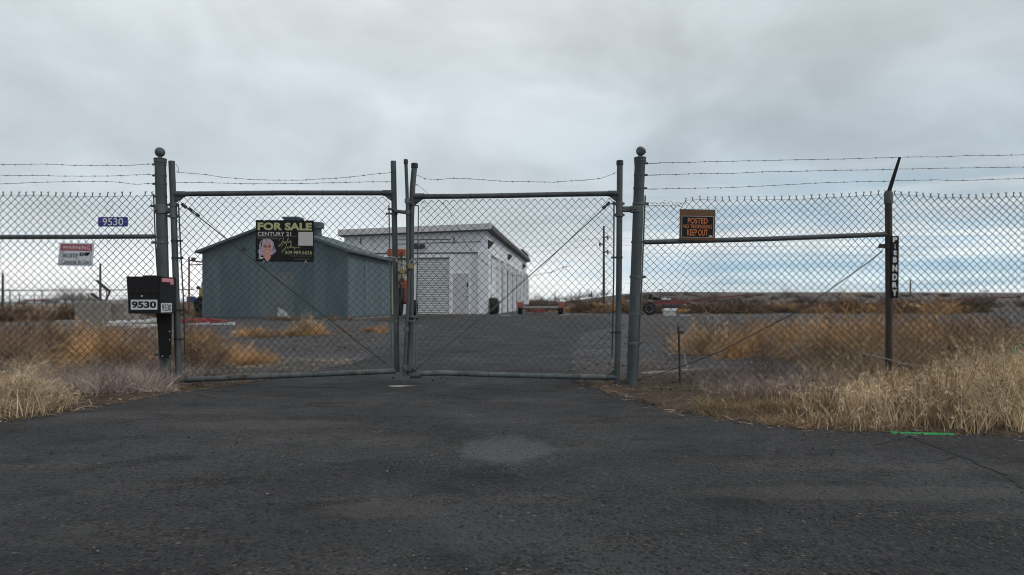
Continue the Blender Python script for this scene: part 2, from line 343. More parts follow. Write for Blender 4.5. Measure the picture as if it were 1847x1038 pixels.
def thing(name, loc, label, cat, group=None, rz=0, ry=0):
    o = bpy.data.objects.new(name, None); C.objects.link(o); o.empty_display_size = .2
    o.location = loc; o.rotation_euler = (0, ry, rz); return tag(o, label, cat, group)
def copy_tree(o, parent=None):
    c = o.copy(); C.objects.link(c); c.parent = parent
    for ch in list(o.children): copy_tree(ch, c)
    return c
def text_geo(s, bold=0, space=1.0, shear=0):
    cu = bpy.data.curves.new('lettering', 'FONT'); cu.body = s; cu.offset = bold; cu.space_character = space; cu.shear = shear; cu.resolution_u = 4
    ob = bpy.data.objects.new('lettering', cu); C.objects.link(ob); dg = bpy.context.evaluated_depsgraph_get(); dg.update()
    me = bpy.data.meshes.new_from_object(ob.evaluated_get(dg)); V = [v.co.copy() for v in me.vertices]; Fc = [list(p.vertices) for p in me.polygons]
    bpy.data.objects.remove(ob); bpy.data.curves.remove(cu); bpy.data.meshes.remove(me); return V, Fc
def put_text(mb, s, x0, x1, z0, z1, y=0, bold=0, space=1.0, shear=0, fn=None):
    V, Fc = text_geo(s, bold, space, shear)
    ax = min(v.x for v in V); bx = max(v.x for v in V); az = min(v.y for v in V); bz = max(v.y for v in V)
    out = []
    for v in V:
        p = Vector((x0+(v.x-ax)/(bx-ax)*(x1-x0), y, z0+(v.y-az)/(bz-az)*(z1-z0))); out.append(fn(p) if fn else p)
    mb.add(out, Fc); return mb

def ribbons(P, D, L, Wd, B=None, segs=3, taper=.8, r=rng):
    N = len(P); t = np.linspace(0, 1, segs+1)[None, :, None]
    L = np.broadcast_to(np.asarray(L, float), (N,)); Wd = np.broadcast_to(np.asarray(Wd, float), (N,))
    if B is None: B = np.zeros((N, 3))
    pts = P[:, None, :]+D[:, None, :]*L[:, None, None]*t+B[:, None, :]*L[:, None, None]*t**2
    s = np.cross(D, r.normal(size=(N, 3))); s /= np.linalg.norm(s, axis=1, keepdims=True)+1e-9
    ww = Wd[:, None, None]*(1-taper*t)*.5
    V = np.stack([pts-s[:, None, :]*ww, pts+s[:, None, :]*ww], 2).reshape(-1, 3)
    b = (np.arange(N)*(segs+1)*2)[:, None]+(np.arange(segs)*2)[None, :]; b = b.reshape(-1)
    Q = np.stack([b, b+1, b+3, b+2], 1); return V, Q, pts
def norm(a): return a/(np.linalg.norm(a, axis=-1, keepdims=True)+1e-9)
def cat_rib(parts):
    V = []; Q = []; n = 0
    for v, q in parts: V.append(v); Q.append(q+n); n += len(v)
    return np.concatenate(V), np.concatenate(Q)
# ================================================================ GROUND, ROAD, HILLS
def jag(pts, step, amp):
    out = []
    for a, b in zip(pts, pts[1:]):
        a, b = Vector(a), Vector(b); n = max(1, int((b-a).length/step))
        for i in range(n):
            p = a.lerp(b, i/n); q = mnoise.noise_vector(p*6)*amp+mnoise.noise_vector(p*1.3)*amp*1.2
            out.append(Vector((p.x+q.x, p.y+q.y, 0)))
    out.append(Vector(pts[-1])); return out
left_edge = [(-40, 2.6, 0), (-14, 3.1, 0), (-7, 3.45, 0), (-4.6, 3.9, 0), G(0, 765), G(120, 745), G(250, 722), G(330, 706), G(420, 697), G(520, 680), G(640, 655), G(700, 628), G(745, 603), G(775, 588), (-6.3, 30, 0), (-6.5, 42, 0)]
right_edge = [(60, 3.3, 0), (14, 3.6, 0), (6, 3.85, 0), G(1847, 790), G(1600, 783), G(1450, 776), G(1300, 760), G(1200, 742), G(1110, 715), G(1032, 690), G(1030, 655), G(1040, 625), G(1050, 600), (4.0, 24, 0), (5.5, 42, 0)]
Lj = [(-40, -12, 0)]+jag([(p[0], p[1], 0) for p in left_edge], .09, .035)
Rj = [(60, -12, 0)]+jag([(p[0], p[1], 0) for p in right_edge], .09, .035)
poly = [Vector(p) for p in Lj]+[Vector(p) for p in Rj[::-1]]
from mathutils.geometry import tessellate_polygon
mb = MB(); mb.v = [(p.x, p.y, .006) for p in poly]; mb.f = [list(t_) for t_ in tessellate_polygon([poly])]; mb.m = [0]*len(mb.f)
road = mb.build('asphalt_road', M['asphalt']); tag(road, kind='structure')
if road.data.polygons[0].normal.z < 0: road.data.flip_normals()
PX = np.array([p.x for p in poly]); PY = np.array([p.y for p in poly])
def on_road(x, y):
    x = np.asarray(x); y = np.asarray(y); c = np.zeros(x.shape, bool); j = len(PX)-1
    for i in range(len(PX)):
        cond = (PY[i] > y) != (PY[j] > y)
        if PY[j] != PY[i]: c ^= cond & (x < (PX[j]-PX[i])*(y-PY[i])/(PY[j]-PY[i])+PX[i])
        j = i
    return c
def steps(*seg):
    out = []
    for a, b, s in seg: out += list(np.arange(a, b, s))
    return np.array(out+[seg[-1][1]])
gx = steps((-5000, -1000, 500), (-1000, -200, 80), (-200, -40, 10), (-40, -9, 1.2), (-9, 9, .11), (9, 40, 1.2), (40, 200, 8), (200, 1000, 40), (1000, 5000, 400))
gy = steps((-40, 2, 3), (2, 3, .3), (3, 14, .11), (14, 40, .8), (40, 120, 5), (120, 700, 20), (700, 1400, 80), (1400, 8000, 600))
GX, GY = np.meshgrid(gx, gy, indexing='ij')
def sstep(a, b, v): t_ = np.clip((v-a)/(b-a), 0, 1); return t_*t_*(3-2*t_)
h1 = sum(np.sin(GX*a+c)*np.cos(GY*b+d) for a, b, c, d in ((1.7, 2.3, .4, 1), (4.1, 3.3, 2, .2), (9.7, 8.1, 1, 2.2), (17, 21, .3, .8)))/4
GZ = .012+.022*h1
GZ = np.where(on_road(GX, GY), np.where(GY < 7, -.04, -.006), GZ)
GZ = np.where(GY < 3.2, -.04, GZ)
ratio = GX/np.maximum(GY, 1)
ridge = sstep(.02, .22, ratio)*sstep(110, 560, GY)*9.2+sstep(-.05, .4, ratio)*sstep(110, 560, GY)*(np.sin(GX*.011+1)+np.sin(GX*.029)*.5)*.35
GZ = GZ+ridge
# low dirt bank behind the shed on the left
GZ = GZ+.9*np.exp(-((GX+21)/5.5)**2-((GY-46)/3.5)**2)
nx, ny = len(gx), len(gy); idx = (np.arange(nx-1)[:, None]*ny+np.arange(ny-1)[None, :]).ravel()
gnd = fast('ground', np.stack([GX, GY, GZ], -1).reshape(-1, 3), np.stack([idx, idx+ny, idx+ny+1, idx+1], 1), M['ground']); tag(gnd, kind='structure')
gnd.data.polygons.foreach_set('use_smooth', [True]*len(gnd.data.polygons))

mb = MB(); xs = np.linspace(-3600, -900, 60); V = []
for i, xx in enumerate(xs):
    hh = 12+7*math.sin(xx*.004)+5*math.sin(xx*.011+1)+3*math.sin(xx*.027); hh *= min(1, (xx+3600)/250+.5)*max(.0, min(1, (-900-xx)/900))
    V += [(xx, 4300, -2), (xx, 4600, .8+hh), (xx, 5200, -2)]
mb.add(V, [[i*3+k, i*3+k+3, i*3+k+4, i*3+k+1] for i in range(59) for k in (0, 1)]); tag(mb.build('far_hills', M['hillblue'], smooth=True), kind='structure')

# crack across the near road, a broken line of gaps
pts = [(1640, 789), (1668, 801), (1700, 813), (1728, 824), (1752, 832), (1770, 843), (1800, 855), (1822, 862), (1832, 872), (1870, 893), (1930, 925)]
def crack(pts, wd, seed):
    mb = MB(); P = [G(*p) for p in pts]; Q = []
    for a, b in zip(P, P[1:]):
        n = max(2, int((b-a).length/.025))
        for i in range(n):
            p = a.lerp(b, i/n); q = mnoise.noise_vector(p*14+Vector((seed, 0, 0)))*.016; Q.append(Vector((p.x+q.x, p.y+q.y, .0085)))
    for i in range(len(Q)-1):
        a, b = Q[i], Q[i+1]; d = (b-a).normalized(); s = Vector((-d.y, d.x, 0)); w1 = wd*(.35+abs(mnoise.noise(a*9))*2.2); w2 = wd*(.35+abs(mnoise.noise(b*9))*2.2)
        mb.face([a-s*w1, b-s*w2, b+s*w2, a+s*w1])
    return mb
mb = crack(pts, .014, 1)
for pp, wd in (([(500, 697), (560, 701), (600, 700), (640, 706)], .008), ([(760, 696), (830, 701), (900, 704), (960, 706)], .009), ([(440, 712), (500, 715), (560, 716), (640, 713), (690, 715)], .006), ([(560, 636), (590, 640), (620, 646)], .012), ([(340, 712), (400, 722), (470, 716)], .006), ([(440, 712), (452, 703), (500, 697)], .006), ([(640, 706), (655, 711), (690, 715), (760, 716), (860, 713), (960, 706)], .006), ([(560, 716), (575, 708), (600, 700)], .005), ([(1040, 700), (1000, 708), (960, 706)], .006), ([(1640, 789), (1600, 800), (1570, 806)], .006), ([(1728, 824), (1690, 836), (1665, 839)], .005)):
    mb2 = crack(pp, wd, wd*900); mb.add(mb2.v, mb2.f)
tag(mb.build('road_cracks', M['crack']), kind='structure')

# loose stones
def stones(n, xr, yr, s0, s1, keep=None, name='gravel', bias=1.0):
    V = []; Fc = []; ico = [(0, 0, 1), (.9, 0, .45), (.28, .85, .45), (-.72, .53, .45), (-.72, -.53, .45), (.28, -.85, .45), (.72, .53, -.45), (-.28, .85, -.45), (-.9, 0, -.45), (-.28, -.85, -.45), (.72, -.53, -.45), (0, 0, -1)]
    fi = [(0, 1, 2), (0, 2, 3), (0, 3, 4), (0, 4, 5), (0, 5, 1), (1, 6, 2), (2, 7, 3), (3, 8, 4), (4, 9, 5), (5, 10, 1), (2, 6, 7), (3, 7, 8), (4, 8, 9), (5, 9, 10), (1, 10, 6), (11, 7, 6), (11, 8, 7), (11, 9, 8), (11, 10, 9), (11, 6, 10)]
    ico = np.array(ico); P = np.stack([rng.uniform(*xr, n), yr[0]+(yr[1]-yr[0])*rng.uniform(0, 1, n)**bias], 1)
    if keep is not None: P = P[keep(P[:, 0], P[:, 1])]
    n = len(P); S = s0+(s1-s0)*rng.uniform(0, 1, n)**2.5; sc3 = rng.uniform(.6, 1.2, (n, 1, 3))*np.array([1, 1, .7]); an = rng.uniform(0, 6.28, n)
    J = ico[None]*sc3*rng.uniform(.75, 1.2, (n, 12, 1)); c, s = np.cos(an)[:, None], np.sin(an)[:, None]
    X = (J[..., 0]*c-J[..., 1]*s)*S[:, None]*.5+P[:, :1]; Y = (J[..., 0]*s+J[..., 1]*c)*S[:, None]*.5+P[:, 1:]; Z = J[..., 2]*S[:, None]*.5+.012
    T = (np.arange(n)[:, None, None]*12+np.array(fi)[None]).reshape(-1, 3)
    return np.stack([X, Y, Z], -1).reshape(-1, 3), T
v1, f1 = stones(22000, (-9, 10), (6.9, 26), .012, .058, lambda x, y: ~on_road(x, y), bias=1.3)
v2, f2 = stones(7000, (-4.5, 4.5), (1.9, 7.5), .003, .012)
v3, f3 = stones(3500, (-4.4, 3.4), (4.1, 7), .006, .035, lambda x, y: ~on_road(x, y))
v4, f4 = stones(3500, (-6, 4), (6.8, 30), .008, .045, lambda x, y: on_road(x, y))
E = np.array([(p.x, p.y) for p in (Lj[1:]+Rj[1:]) if 4.0 < p.y < 9 and abs(p.x) < 7]); E = E[rng.integers(0, len(E), 2600)]+rng.normal(size=(2600, 2))*[.05, .07]
_s = stones(2600, (0, 1), (0, 1), .004, .022); _v = _s[0].reshape(2600, 12, 3); _v[:, :, :2] += (E-_v[:, :, :2].mean(1))[:, None]; _v[:, :, 2] -= .004; v5, f5 = _v.reshape(-1, 3), _s[1]
g = fast('gravel', *cat_rib([(v1, f1), (v2, f2), (v3, f3), (v4, f4), (v5, f5)]), M['stone']); tag(g, kind='stuff', label='loose dark gravel scattered on the yard and road', cat='gravel')

# ================================================================ CHAIN LINK
WR = .0036
def chain_link(quad, nw, nh, r=WR, barbs=False, skip=None):
    """quad(u, v) gives a point; nw wires, nh half diamonds"""
    mb = MB()
    for i in range(nw):
        pts = []
        for j in range(nh+1):
            side_ = (i+j) % 2; u = (i+side_)/nw; p = quad(u, j/nh)
            k = 1 if side_ else -1
            q = Vector(p); q.y += .0028*k*(1 if i % 2 else -1)
            pts.append(q)
        mb.tube(pts, r, 4, cap=False)
        if barbs and (i+nh) % 2 == 1:
            u = (i+1)/nw; p = Vector(quad(u, 1.0))
            if skip and skip(u): continue
            h = .022+random.uniform(-.003, .003); tl = random.uniform(-.006, .006)
            m_ = p+Vector((tl, 0, h)); mb.tube([p, m_], r*1.25, 4, cap=False)
            for s_ in (-1, 1):
                mb.tube([m_, m_+Vector((s_*.010+random.uniform(-.003, .003), random.uniform(-.006, .006), .016+random.uniform(-.004, .003)))], r*.9, 4)
    return mb
def wob(p, a=.004):
    q = mnoise.noise_vector(Vector((p.x*1.1, 3.3, p.z*1.4)))*a*2.2; return Vector((p.x+q.x, p.y+q.y*3.5, p.z+q.z))
def barbed(mb, pts, px=True, step=.125, r=.0016, Y=YG, wav=.006):
    """twisted two strand wire through photo-traced points with a four-point barb every 12 cm"""
    P = [W(*p, Y) if px else Vector(p) for p in pts]; S = []
    for a, b in zip(P, P[1:]):
        n = max(1, int((b-a).length/.03))
        for i in range(n): S.append(a.lerp(b, i/n))
    S.append(P[-1])
    k0 = random.uniform(0, 50)
    S = [p+Vector((0, mnoise.noise(Vector((p.x*4+k0, 1, 0)))*wav, mnoise.noise(Vector((p.x*3+k0, 5, 0)))*wav+mnoise.noise(Vector((p.x*14+k0, 8, 0)))*wav*.35)) if 0 < i < len(S)-1 else p for i, p in enumerate(S)]
    ph = 0
    A, B = [], []
    for p in S:
        ph += 1.9; o = Vector((0, math.cos(ph), math.sin(ph)))*r*.9; A.append(p+o); B.append(p-o)
    mb.tube(A, r, 4); mb.tube(B, r, 4)
    acc = random.uniform(.02, .1)
    for a, b in zip(S, S[1:]):
        acc += (b-a).length
        if acc > step*random.uniform(.95, 1.05):
            acc = 0; d = (b-a).normalized()
            mb.tube([b-d*.007, b+d*.007], r*2.3, 6)
            for k in range(4):
                an = random.uniform(0, 6.28); side_ = Vector((d.x*.5*(1 if k % 2 else -1), math.cos(an), math.sin(an))).normalized()
                mb.tube([b, b+side_*.014], r*.75, 3)
    return mb
def pband(mb, c, r, h=.02, n=20, ear=0):
    """clamp round a post, with the bolted ear on one side"""
    c = Vector(c); mb.lathe([(r-.004, -h/2), (r+.003, -h/2), (r+.003, h/2), (r-.004, h/2)], c, n)
    if ear: mb.box(min(c.x+ear*(r-.003), c.x+ear*(r+.028)), max(c.x+ear*(r-.003), c.x+ear*(r+.028)), c.y-.007, c.y+.007, c.z-h/2+.001, c.z+h/2-.001); mb.tube([(c.x+ear*(r+.016), c.y-.016, c.z), (c.x+ear*(r+.016), c.y+.016, c.z)], .006, 6)
    return mb
def lerp_px(a, b, py): k = (py-a[1])/(b[1]-a[1]); return a[0]+(b[0]-a[0])*k

# ---------------------------------------------------------------- the two gate posts
def gate_post(top, bot, ballx, bands, ear, label, dented=False):
    p0, p1 = W(*bot), W(*top); p0.z = -.05
    t_ = thing('gate_post', (p0.x, p0.y, 0), label, 'gate post')
    r = .051
    MB().tube([p0, p0.lerp(p1, .5)+Vector((.002, 0, 0)), p1], r, 28).build('post', M['galv'], t_, smooth=True)
    cp = MB(); cp.lathe([(r+.001, -.035), (r+.006, -.033), (r+.006, -.004), (r+.009, -.003), (r+.009, .004), (r+.004, .009), (.02, .014), (.018, .03)], p1, 28); cp.build('post_cap', M['galv'], t_, smooth=True)
    bc = Vector((W(ballx, 279).x, YG, p1.z+.03+.040))
    bl = MB(); n = 14; prof = [(.0465*math.sin(math.pi*i/n)+.0005, -.0465*math.cos(math.pi*i/n)) for i in range(n+1)]; bl.lathe(prof, bc, 24)
    b_ = bl.build('ball_finial', M['galvw' if dented else 'galv'], t_, smooth=True)
    if dented:
        for v in b_.data.vertices:
            q = Vector((v.co.x+p0.x-bc.x, v.co.y, v.co.z-bc.z)); dd = q.x*.5+q.z*.86
            if dd > .034: v.co.x -= (dd-.034)*.45; v.co.z -= (dd-.034)*.7
        MB().tube([bc+Vector((-.04, -.022, .012)), bc+Vector((-.02, -.045, .016)), bc+Vector((.022, -.046, -.006)), bc+Vector((.047, -.012, -.018))], .0035, 6).build('wire_wrap', M['dark'], b_)
    for by in bands:
        c = W(lerp_px(top, bot, by), by); c.y = YG
        pband(MB(), c, r, .02, 24, ear).build('clamp_band', M['galv'], t_, smooth=True)
    return t_
LT, LB = (289, 288), (299, 697); RT, RB = (1154.5, 286), (1138.5, 691)
gpl = gate_post(LT, LB, 288.5, (297, 317, 332, 355, 428, 438, 667, 682), -1, 'blue-grey steel post with a round ball finial, left of the gates')
gpr = gate_post(RT, RB, 1156, (295, 316, 340, 369, 437, 499, 566, 618), 1, 'leaning steel post with a dented wire-wrapped ball finial, right of the gates', True)

# ---------------------------------------------------------------- left fence
lf = thing('chain_link_fence', (W(120, 547).x, YG, 0), 'chain link fence left of the gates carrying the blue number plate', 'fence')
xl, xr = W(-330, 0).x, W(277, 0).x
def ltop(x): return W(0, 353.5).z+.004*math.sin(x*5)+.006*math.sin(x*2)
def lquad(u, v):
    x = xl+(xr-xl)*u+(1-v)*.035*u; zt = ltop(x); return wob(Vector((x, YG, .05+(zt-.05)*v)))
nw = int((xr-xl)/.0364)
chain_link(lquad, nw, 49, barbs=True, skip=lambda u: .955 < u < .975).build('wire_mesh', M['wire'], lf)
MB().tube([(x, YG-.006, ltop(x)+.002*math.sin(x*23)) for x in np.linspace(xl, W(286, 0).x, 90)], .0018, 4).build('tension_wire', M['wire'], lf)
MB().tube([W(-330, 429.5), W(278, 427)], .0215, 16).build('fence_rail', M['galv'], lf, smooth=True)
MB().tube([W(277, 350, YG-.01), W(280, 430, YG-.012), W(284, 500, YG-.01), W(288, 690, YG-.01)], .0065, 6).build('tension_bar', M['galvw'], lf)
for yy in (372, 438, 550, 640):
    mb = MB(); c = W(lerp_px(LT, LB, yy), yy); mb.lathe([(.048, -.011), (.056, -.011), (.056, .011), (.048, .011)], c, 20); mb.box(c.x-.098, c.x-.05, YG-.018, YG+.004, c.z-.011, c.z+.011); mb.tube([(c.x-.085, YG-.03, c.z), (c.x-.085, YG+.02, c.z)], .008, 6)
    mb.build('tension_band', M['galvw'], lf, smooth=True)
for pp in ([(-330, 296), (0, 297), (90, 297), (180, 299), (230, 299), (255, 297), (273, 296)], [(-330, 318), (0, 316), (100, 318), (200, 318), (240, 316), (274, 315)], [(-330, 334), (0, 332), (80, 329), (150, 327.5), (210, 329), (248, 333), (274, 331)]):
    barbed(MB(), pp).build('barbed_wire', M['barb'], lf)
mb = MB(); px0 = [W(190, 373, YG-.015), W(197, 362, YG-.03), W(204, 367, YG-.02), W(199, 378, YG-.03), W(193, 373, YG-.04), W(192, 383, YG-.02), W(199, 379, YG-.01)]; mb.tube(px0, .0016, 4).build('loose_wire', M['wire'], lf)

# ---------------------------------------------------------------- right fence (two bays and their line post)
rf = thing('chain_link_fence', (W(1400, 547).x, YG, 0), 'long chain link fence right of the gates with the no trespassing board', 'fence')
def rtop_px(px):
    return np.interp(px, [1160, 1175, 1222, 1240, 1262, 1300, 1440, 1560, 1600, 1640, 1700, 1760, 1847, 2400], [369, 371, 370, 361, 360, 361, 359.5, 353, 349.5, 352, 356, 357, 354, 356])
def rq(pa, pb):
    xa, xb = W(pa, 0).x, W(pb, 0).x
    def q(u, v):
        x = xa+(xb-xa)*u-(1-v)*.05*(1-u)*(1 if pa < 1500 else 0); pxx = x/YG*F+CX
        zt = CAMH-(rtop_px(pxx)-HZ)/F*YG; return wob(Vector((x, YG, .05+(zt-.05)*v)), .005)
    return q, int((xb-xa)/.0355)
for pa, pb in ((1162, 1598), (1608, 2250)):
    q, n_ = rq(pa, pb); chain_link(q, n_, 49, barbs=True, skip=(lambda u: u < .15) if pa < 1500 else None).build('wire_mesh', M['wire'], rf)
MB().tube([(x, YG-.006, CAMH-(rtop_px(x/YG*F+CX)+.5-HZ)/F*YG) for x in np.linspace(W(1166, 0).x, W(2250, 0).x, 160)], .0018, 4).build('tension_wire', M['wire'], rf)
# crushed top corner of the mesh
mb = MB()
for k in range(9):
    x0 = 1167+k*7.2; a = random.uniform(-4, 4)
    mb.tube([W(x0, 374), W(x0+3, 366+a*.6, YG-.02), W(x0+8, 365+a, YG-.03), W(x0+12, 369-a*.5, YG-.01), W(x0+15, 373)], .0019, 4)
mb.tube([W(1196, 368), W(1199, 361, YG-.02), W(1202, 363)], .0018, 4); mb.tube([W(1210, 372), W(1213, 377, YG-.02), W(1220, 374)], .0018, 4)
mb.build('crushed_wire', M['wire'], rf)
MB().tube([W(1161, 437.3), W(1380, 431.5), W(1600, 423)], .0235, 16).build('fence_rail', M['galv'], rf, smooth=True)
MB().tube([W(1164, 353, YG-.01), W(1163, 370, YG-.012), W(1158, 500, YG-.012), W(1150, 682, YG-.01)], .0075, 6).build('tension_bar', M['galvw'], rf)
for yy in (368, 500, 567, 619):
    mb = MB(); c = W(lerp_px(RT, RB, yy), yy); mb.lathe([(.048, -.012), (.0565, -.012), (.0565, .012), (.048, .012)], c, 20); mb.box(c.x+.05, c.x+.098, YG-.018, YG+.004, c.z-.012, c.z+.012); mb.tube([(c.x+.088, YG-.03, c.z), (c.x+.088, YG+.02, c.z)], .008, 6)
    mb.build('tension_band', M['galvw'], rf, smooth=True)
for pp in ([(1167, 295.5), (1300, 291.5), (1470, 288), (1620, 284.5), (1720, 282), (1847, 279.5), (2300, 274)], [(1167, 316.5), (1300, 313), (1450, 309), (1580, 306.5), (1618, 305.5), (1700, 304), (1847, 301.5), (2300, 297)], [(1167, 341.5), (1300, 339), (1380, 336), (1460, 331), (1540, 328.5), (1600, 327.5), (1620, 325), (1720, 326), (1847, 322.5), (2300, 320)]):
    mb = barbed(MB(), pp); a = W(*pp[0])
    mb.tube([a+Vector((i*.004, .005*math.cos(i*1.8), .005*math.sin(i*1.8))) for i in range(26)], .0015, 4)
    mb.build('barbed_wire', M['barb'], rf)
pz0 = W(1603, 700); pz0.z = -.05
lp = MB().tube([pz0, W(1603.5, 560), W(1602.5, 352)], .032, 18).build('line_post', M['rustpost'], rf, smooth=True)
mb = MB(); c = W(1602.5, 354); mb.lathe([(.033, -.075), (.039, -.073), (.039, .03), (.030, .045), (.01, .05)], c, 20); mb.build('post_sleeve', M['galv'], lp, smooth=True)
mb = MB(); a, b = W(1602, 348), W(1622.5, 284, YG-.15); d_ = (b-a).normalized()
sd = Vector((1, 0, -d_.x/d_.z)).normalized(); up = d_.cross(sd).normalized(); V = []
for p, w_ in ((a, .022), (a.lerp(b, .5), .018), (b, .013)):
    for (i, j) in ((-1, -.4), (-.55, .5), (.55, .5), (1, -.4), (.4, -.1), (-.4, -.1)): V.append(p+sd*i*w_+up*j*w_)
Fc = [[0, 1, 2, 3, 4, 5][::-1], [12, 13, 14, 15, 16, 17]]+[[r_*6+k, r_*6+(k+1) % 6, (r_+1)*6+(k+1) % 6, (r_+1)*6+k] for r_ in (0, 1) for k in range(6)]
mb.add(V, Fc).build('barbed_wire_arm', M['dark'], lp)
mb = MB(); mb.tube([W(1152, 683, YG-.02), W(1180, 678), W(1240, 658), W(1300, 634), W(1450, 556), W(1560, 478), W(1592, 453)], .0052, 6); mb.build('truss_rod', M['dark'], rf)
mb = MB(); c = W(1600, 444); mb.lathe([(.030, -.02), (.038, -.02), (.038, .02), (.030, .02)], c, 16); mb.box(c.x-.075, c.x-.034, YG-.012, YG+.012, c.z-.018, c.z+.018); mb.tube([c+Vector((-.06, -.03, -.01)), c+Vector((-.06, .03, -.01))], .012, 8); mb.build('truss_clamp', M['dark'], lp)
for (a0, b0, k) in ((1455, 482, 1), (1818, 480, 2.2), (1310, 430, 1)):
    mb = MB()
    mb.tube([W(a0, b0, YG-.02), W(a0-6*k, b0+5*k, YG-.04), W(a0-2*k, b0+9*k, YG-.03), W(a0+5*k, b0+6*k, YG-.02), W(a0+3*k, b0+13*k, YG-.02)], .0015, 4)
    mb.build('loose_wire', M['wire'], rf)

# ---------------------------------------------------------------- gate leaves
def rail(a, b, r, ties, mid=None, bend=0):
    mb = MB(); P = [a]+(mid or [a.lerp(b, .5)+Vector((0, 0, bend))])+[b]; mb.tube(P, r, 16); mb.mi = 1
    for k in ties:
        k = k*(len(P)-1); i = min(int(k), len(P)-2); c = P[i].lerp(P[i+1], k-i); d_ = (P[i+1]-P[i]).normalized()
        mb.tube([c-d_*.003, c+d_*.003], r+.0022, 14); mb.tube([c+Vector((.003, -r, -.004)), c+Vector((.006, -r-.003, -r-.012))], .0018, 4)
    mb.mi = 0; return mb
def bracket(c, sx, sz, s=1.0):
    """malleable corner fitting: sleeve along the rail plus triangular gusset"""
    mb = MB(); mb.tube([c, c+Vector((sx*.105, 0, 0))], .0285*s, 14)
    y0, y1 = c.y-.012, c.y+.012; T = [(c.x, c.z-sz*.02), (c.x+sx*.10, c.z-sz*.02), (c.x, c.z-sz*.095)]
    mb.add([(x, y0, z) for x, z in T]+[(x, y1, z) for x, z in T], [[0, 1, 2], [5, 4, 3], [0, 3, 4, 1], [1, 4, 5, 2], [2, 5, 3, 0]])
    mb.tube([(c.x+sx*.025, y0-.006, c.z-sz*.055), (c.x+sx*.025, y1, c.z-sz*.055)], .008, 6)
    return mb
def turnbuckle(a, b):
    d_ = (b-a).normalized(); mb = MB(); s_ = d_.orthogonal().normalized()
    for k in (-1, 1): mb.tube([a+s_*k*.009, b+s_*k*.009], .0055, 6)
    mb.tube([a-d_*.012, a+d_*.018], .016, 8); mb.tube([b-d_*.018, b+d_*.012], .016, 8); return mb

# left leaf
gl = thing('chain_link_gate', (W(520, 547).x, YG, 0), 'left gate leaf, chain link in a pipe frame with the for sale sign', 'gate')
st1, st2 = W(309.5, 291), W(322, 690); m1, m2 = W(312, 352), W(319, 560)
MB().tube([st1, m1, m2, st2], .029, 20).build('stile', M['galv'], gl, smooth=True)
s1, s2 = W(709.5, 291), W(716, 671)
MB().tube([s1, W(711.5, 400), W(714.5, 560), s2], .0265, 20).build('stile', M['galv'], gl, smooth=True)
rail(W(314, 350.5), W(709, 348.5), .0245, (.12, .22, .33, .45, .56, .68, .79, .9), bend=.006).build('top_rail', [M['galv'], M['dark']], gl, smooth=True)
rail(W(327, 685.5), W(714, 669.5), .0265, (.12, .29, .42, .51, .62, .73, .86)).build('bottom_rail', [M['galvw'], M['dark']], gl, smooth=True)
for a in ((314, 350.5, 1, 1), (710, 348.5, -1, 1), (324, 685.5, 1, -1)): bracket(W(a[0], a[1]), a[2], a[3]).build('corner_bracket', M['galv'], gl, smooth=True)
MB().tube([W(322, 368, YG-.014), W(327, 470, YG-.014), W(332, 560, YG-.014), W(333.5, 640, YG-.014)], .0065, 6).build('tension_bar', M['dark'], gl)
MB().tube([W(701.5, 371, YG-.014), W(703, 460, YG-.014), W(706.5, 662, YG-.014)], .0065, 6).build('tension_bar', M['galvw'], gl)
def lq(u, v):
    b_ = W(331, 680).lerp(W(707, 664), u); t_ = W(321, 357).lerp(W(702, 354), u); return wob(b_.lerp(t_, v), .006)
chain_link(lq, 56, 46).build('wire_mesh', M['wire'], gl)
ta, tb = W(340, 377, YG-.03), W(697, 657, YG-.02); rod = MB().tube([W(328, 368, YG-.03), ta, W(505, 508, YG-.035), tb], .0058, 6).build('truss_rod', M['dark'], gl)
turnbuckle(W(343, 378, YG-.03), W(357, 389, YG-.03)).build('turnbuckle', M['dark'], rod)
MB().tube([W(328, 368, YG-.03), W(336, 375, YG-.03)], .017, 8).build('rod_clamp', M['dark'], rod)
mb = barbed(MB(), [(316, 329.5), (360, 329.5), (440, 331.5), (520, 332), (600, 330), (660, 328.5), (710, 328)])
mb.build('barbed_wire', M['barb'], gl)
mb = barbed(MB(), [(320, 311), (355, 313.5), (400, 319.5), (450, 324), (490, 325.5), (540, 325), (600, 322.5), (650, 318), (708, 311)]); mb.tube([W(312, 294), W(318, 297), W(322, 304), W(321, 313), W(318, 309), W(325, 311)], .002, 5); mb.build('barbed_wire', M['barb'], gl)
for yy in (435, 466, 560, 612):
    x0 = np.interp(yy, [352, 560, 690], [312, 319, 322]); c = W(x0, yy); mb = MB(); mb.lathe([(.027, -.01), (.0335, -.01), (.0335, .01), (.027, .01)], c, 16)
    mb.box(c.x+.03, c.x+.085, YG-.02, YG-.008, c.z-.009, c.z+.009); mb.tube([(c.x+.06, YG-.03, c.z), (c.x+.06, YG+.003, c.z)], .008, 6); mb.build('tension_band', M['dark'], gl, smooth=True)
for yy in (386, 580):
    x0 = np.interp(yy, [300, 560, 671], [710, 714.5, 716]); c = W(x0, yy); mb = MB(); mb.lathe([(.025, -.01), (.031, -.01), (.031, .01), (.025, .01)], c, 16); mb.box(c.x-.08, c.x-.026, YG-.02, YG-.008, c.z-.009, c.z+.009); mb.build('tension_band', M['galvw'], gl, smooth=True)
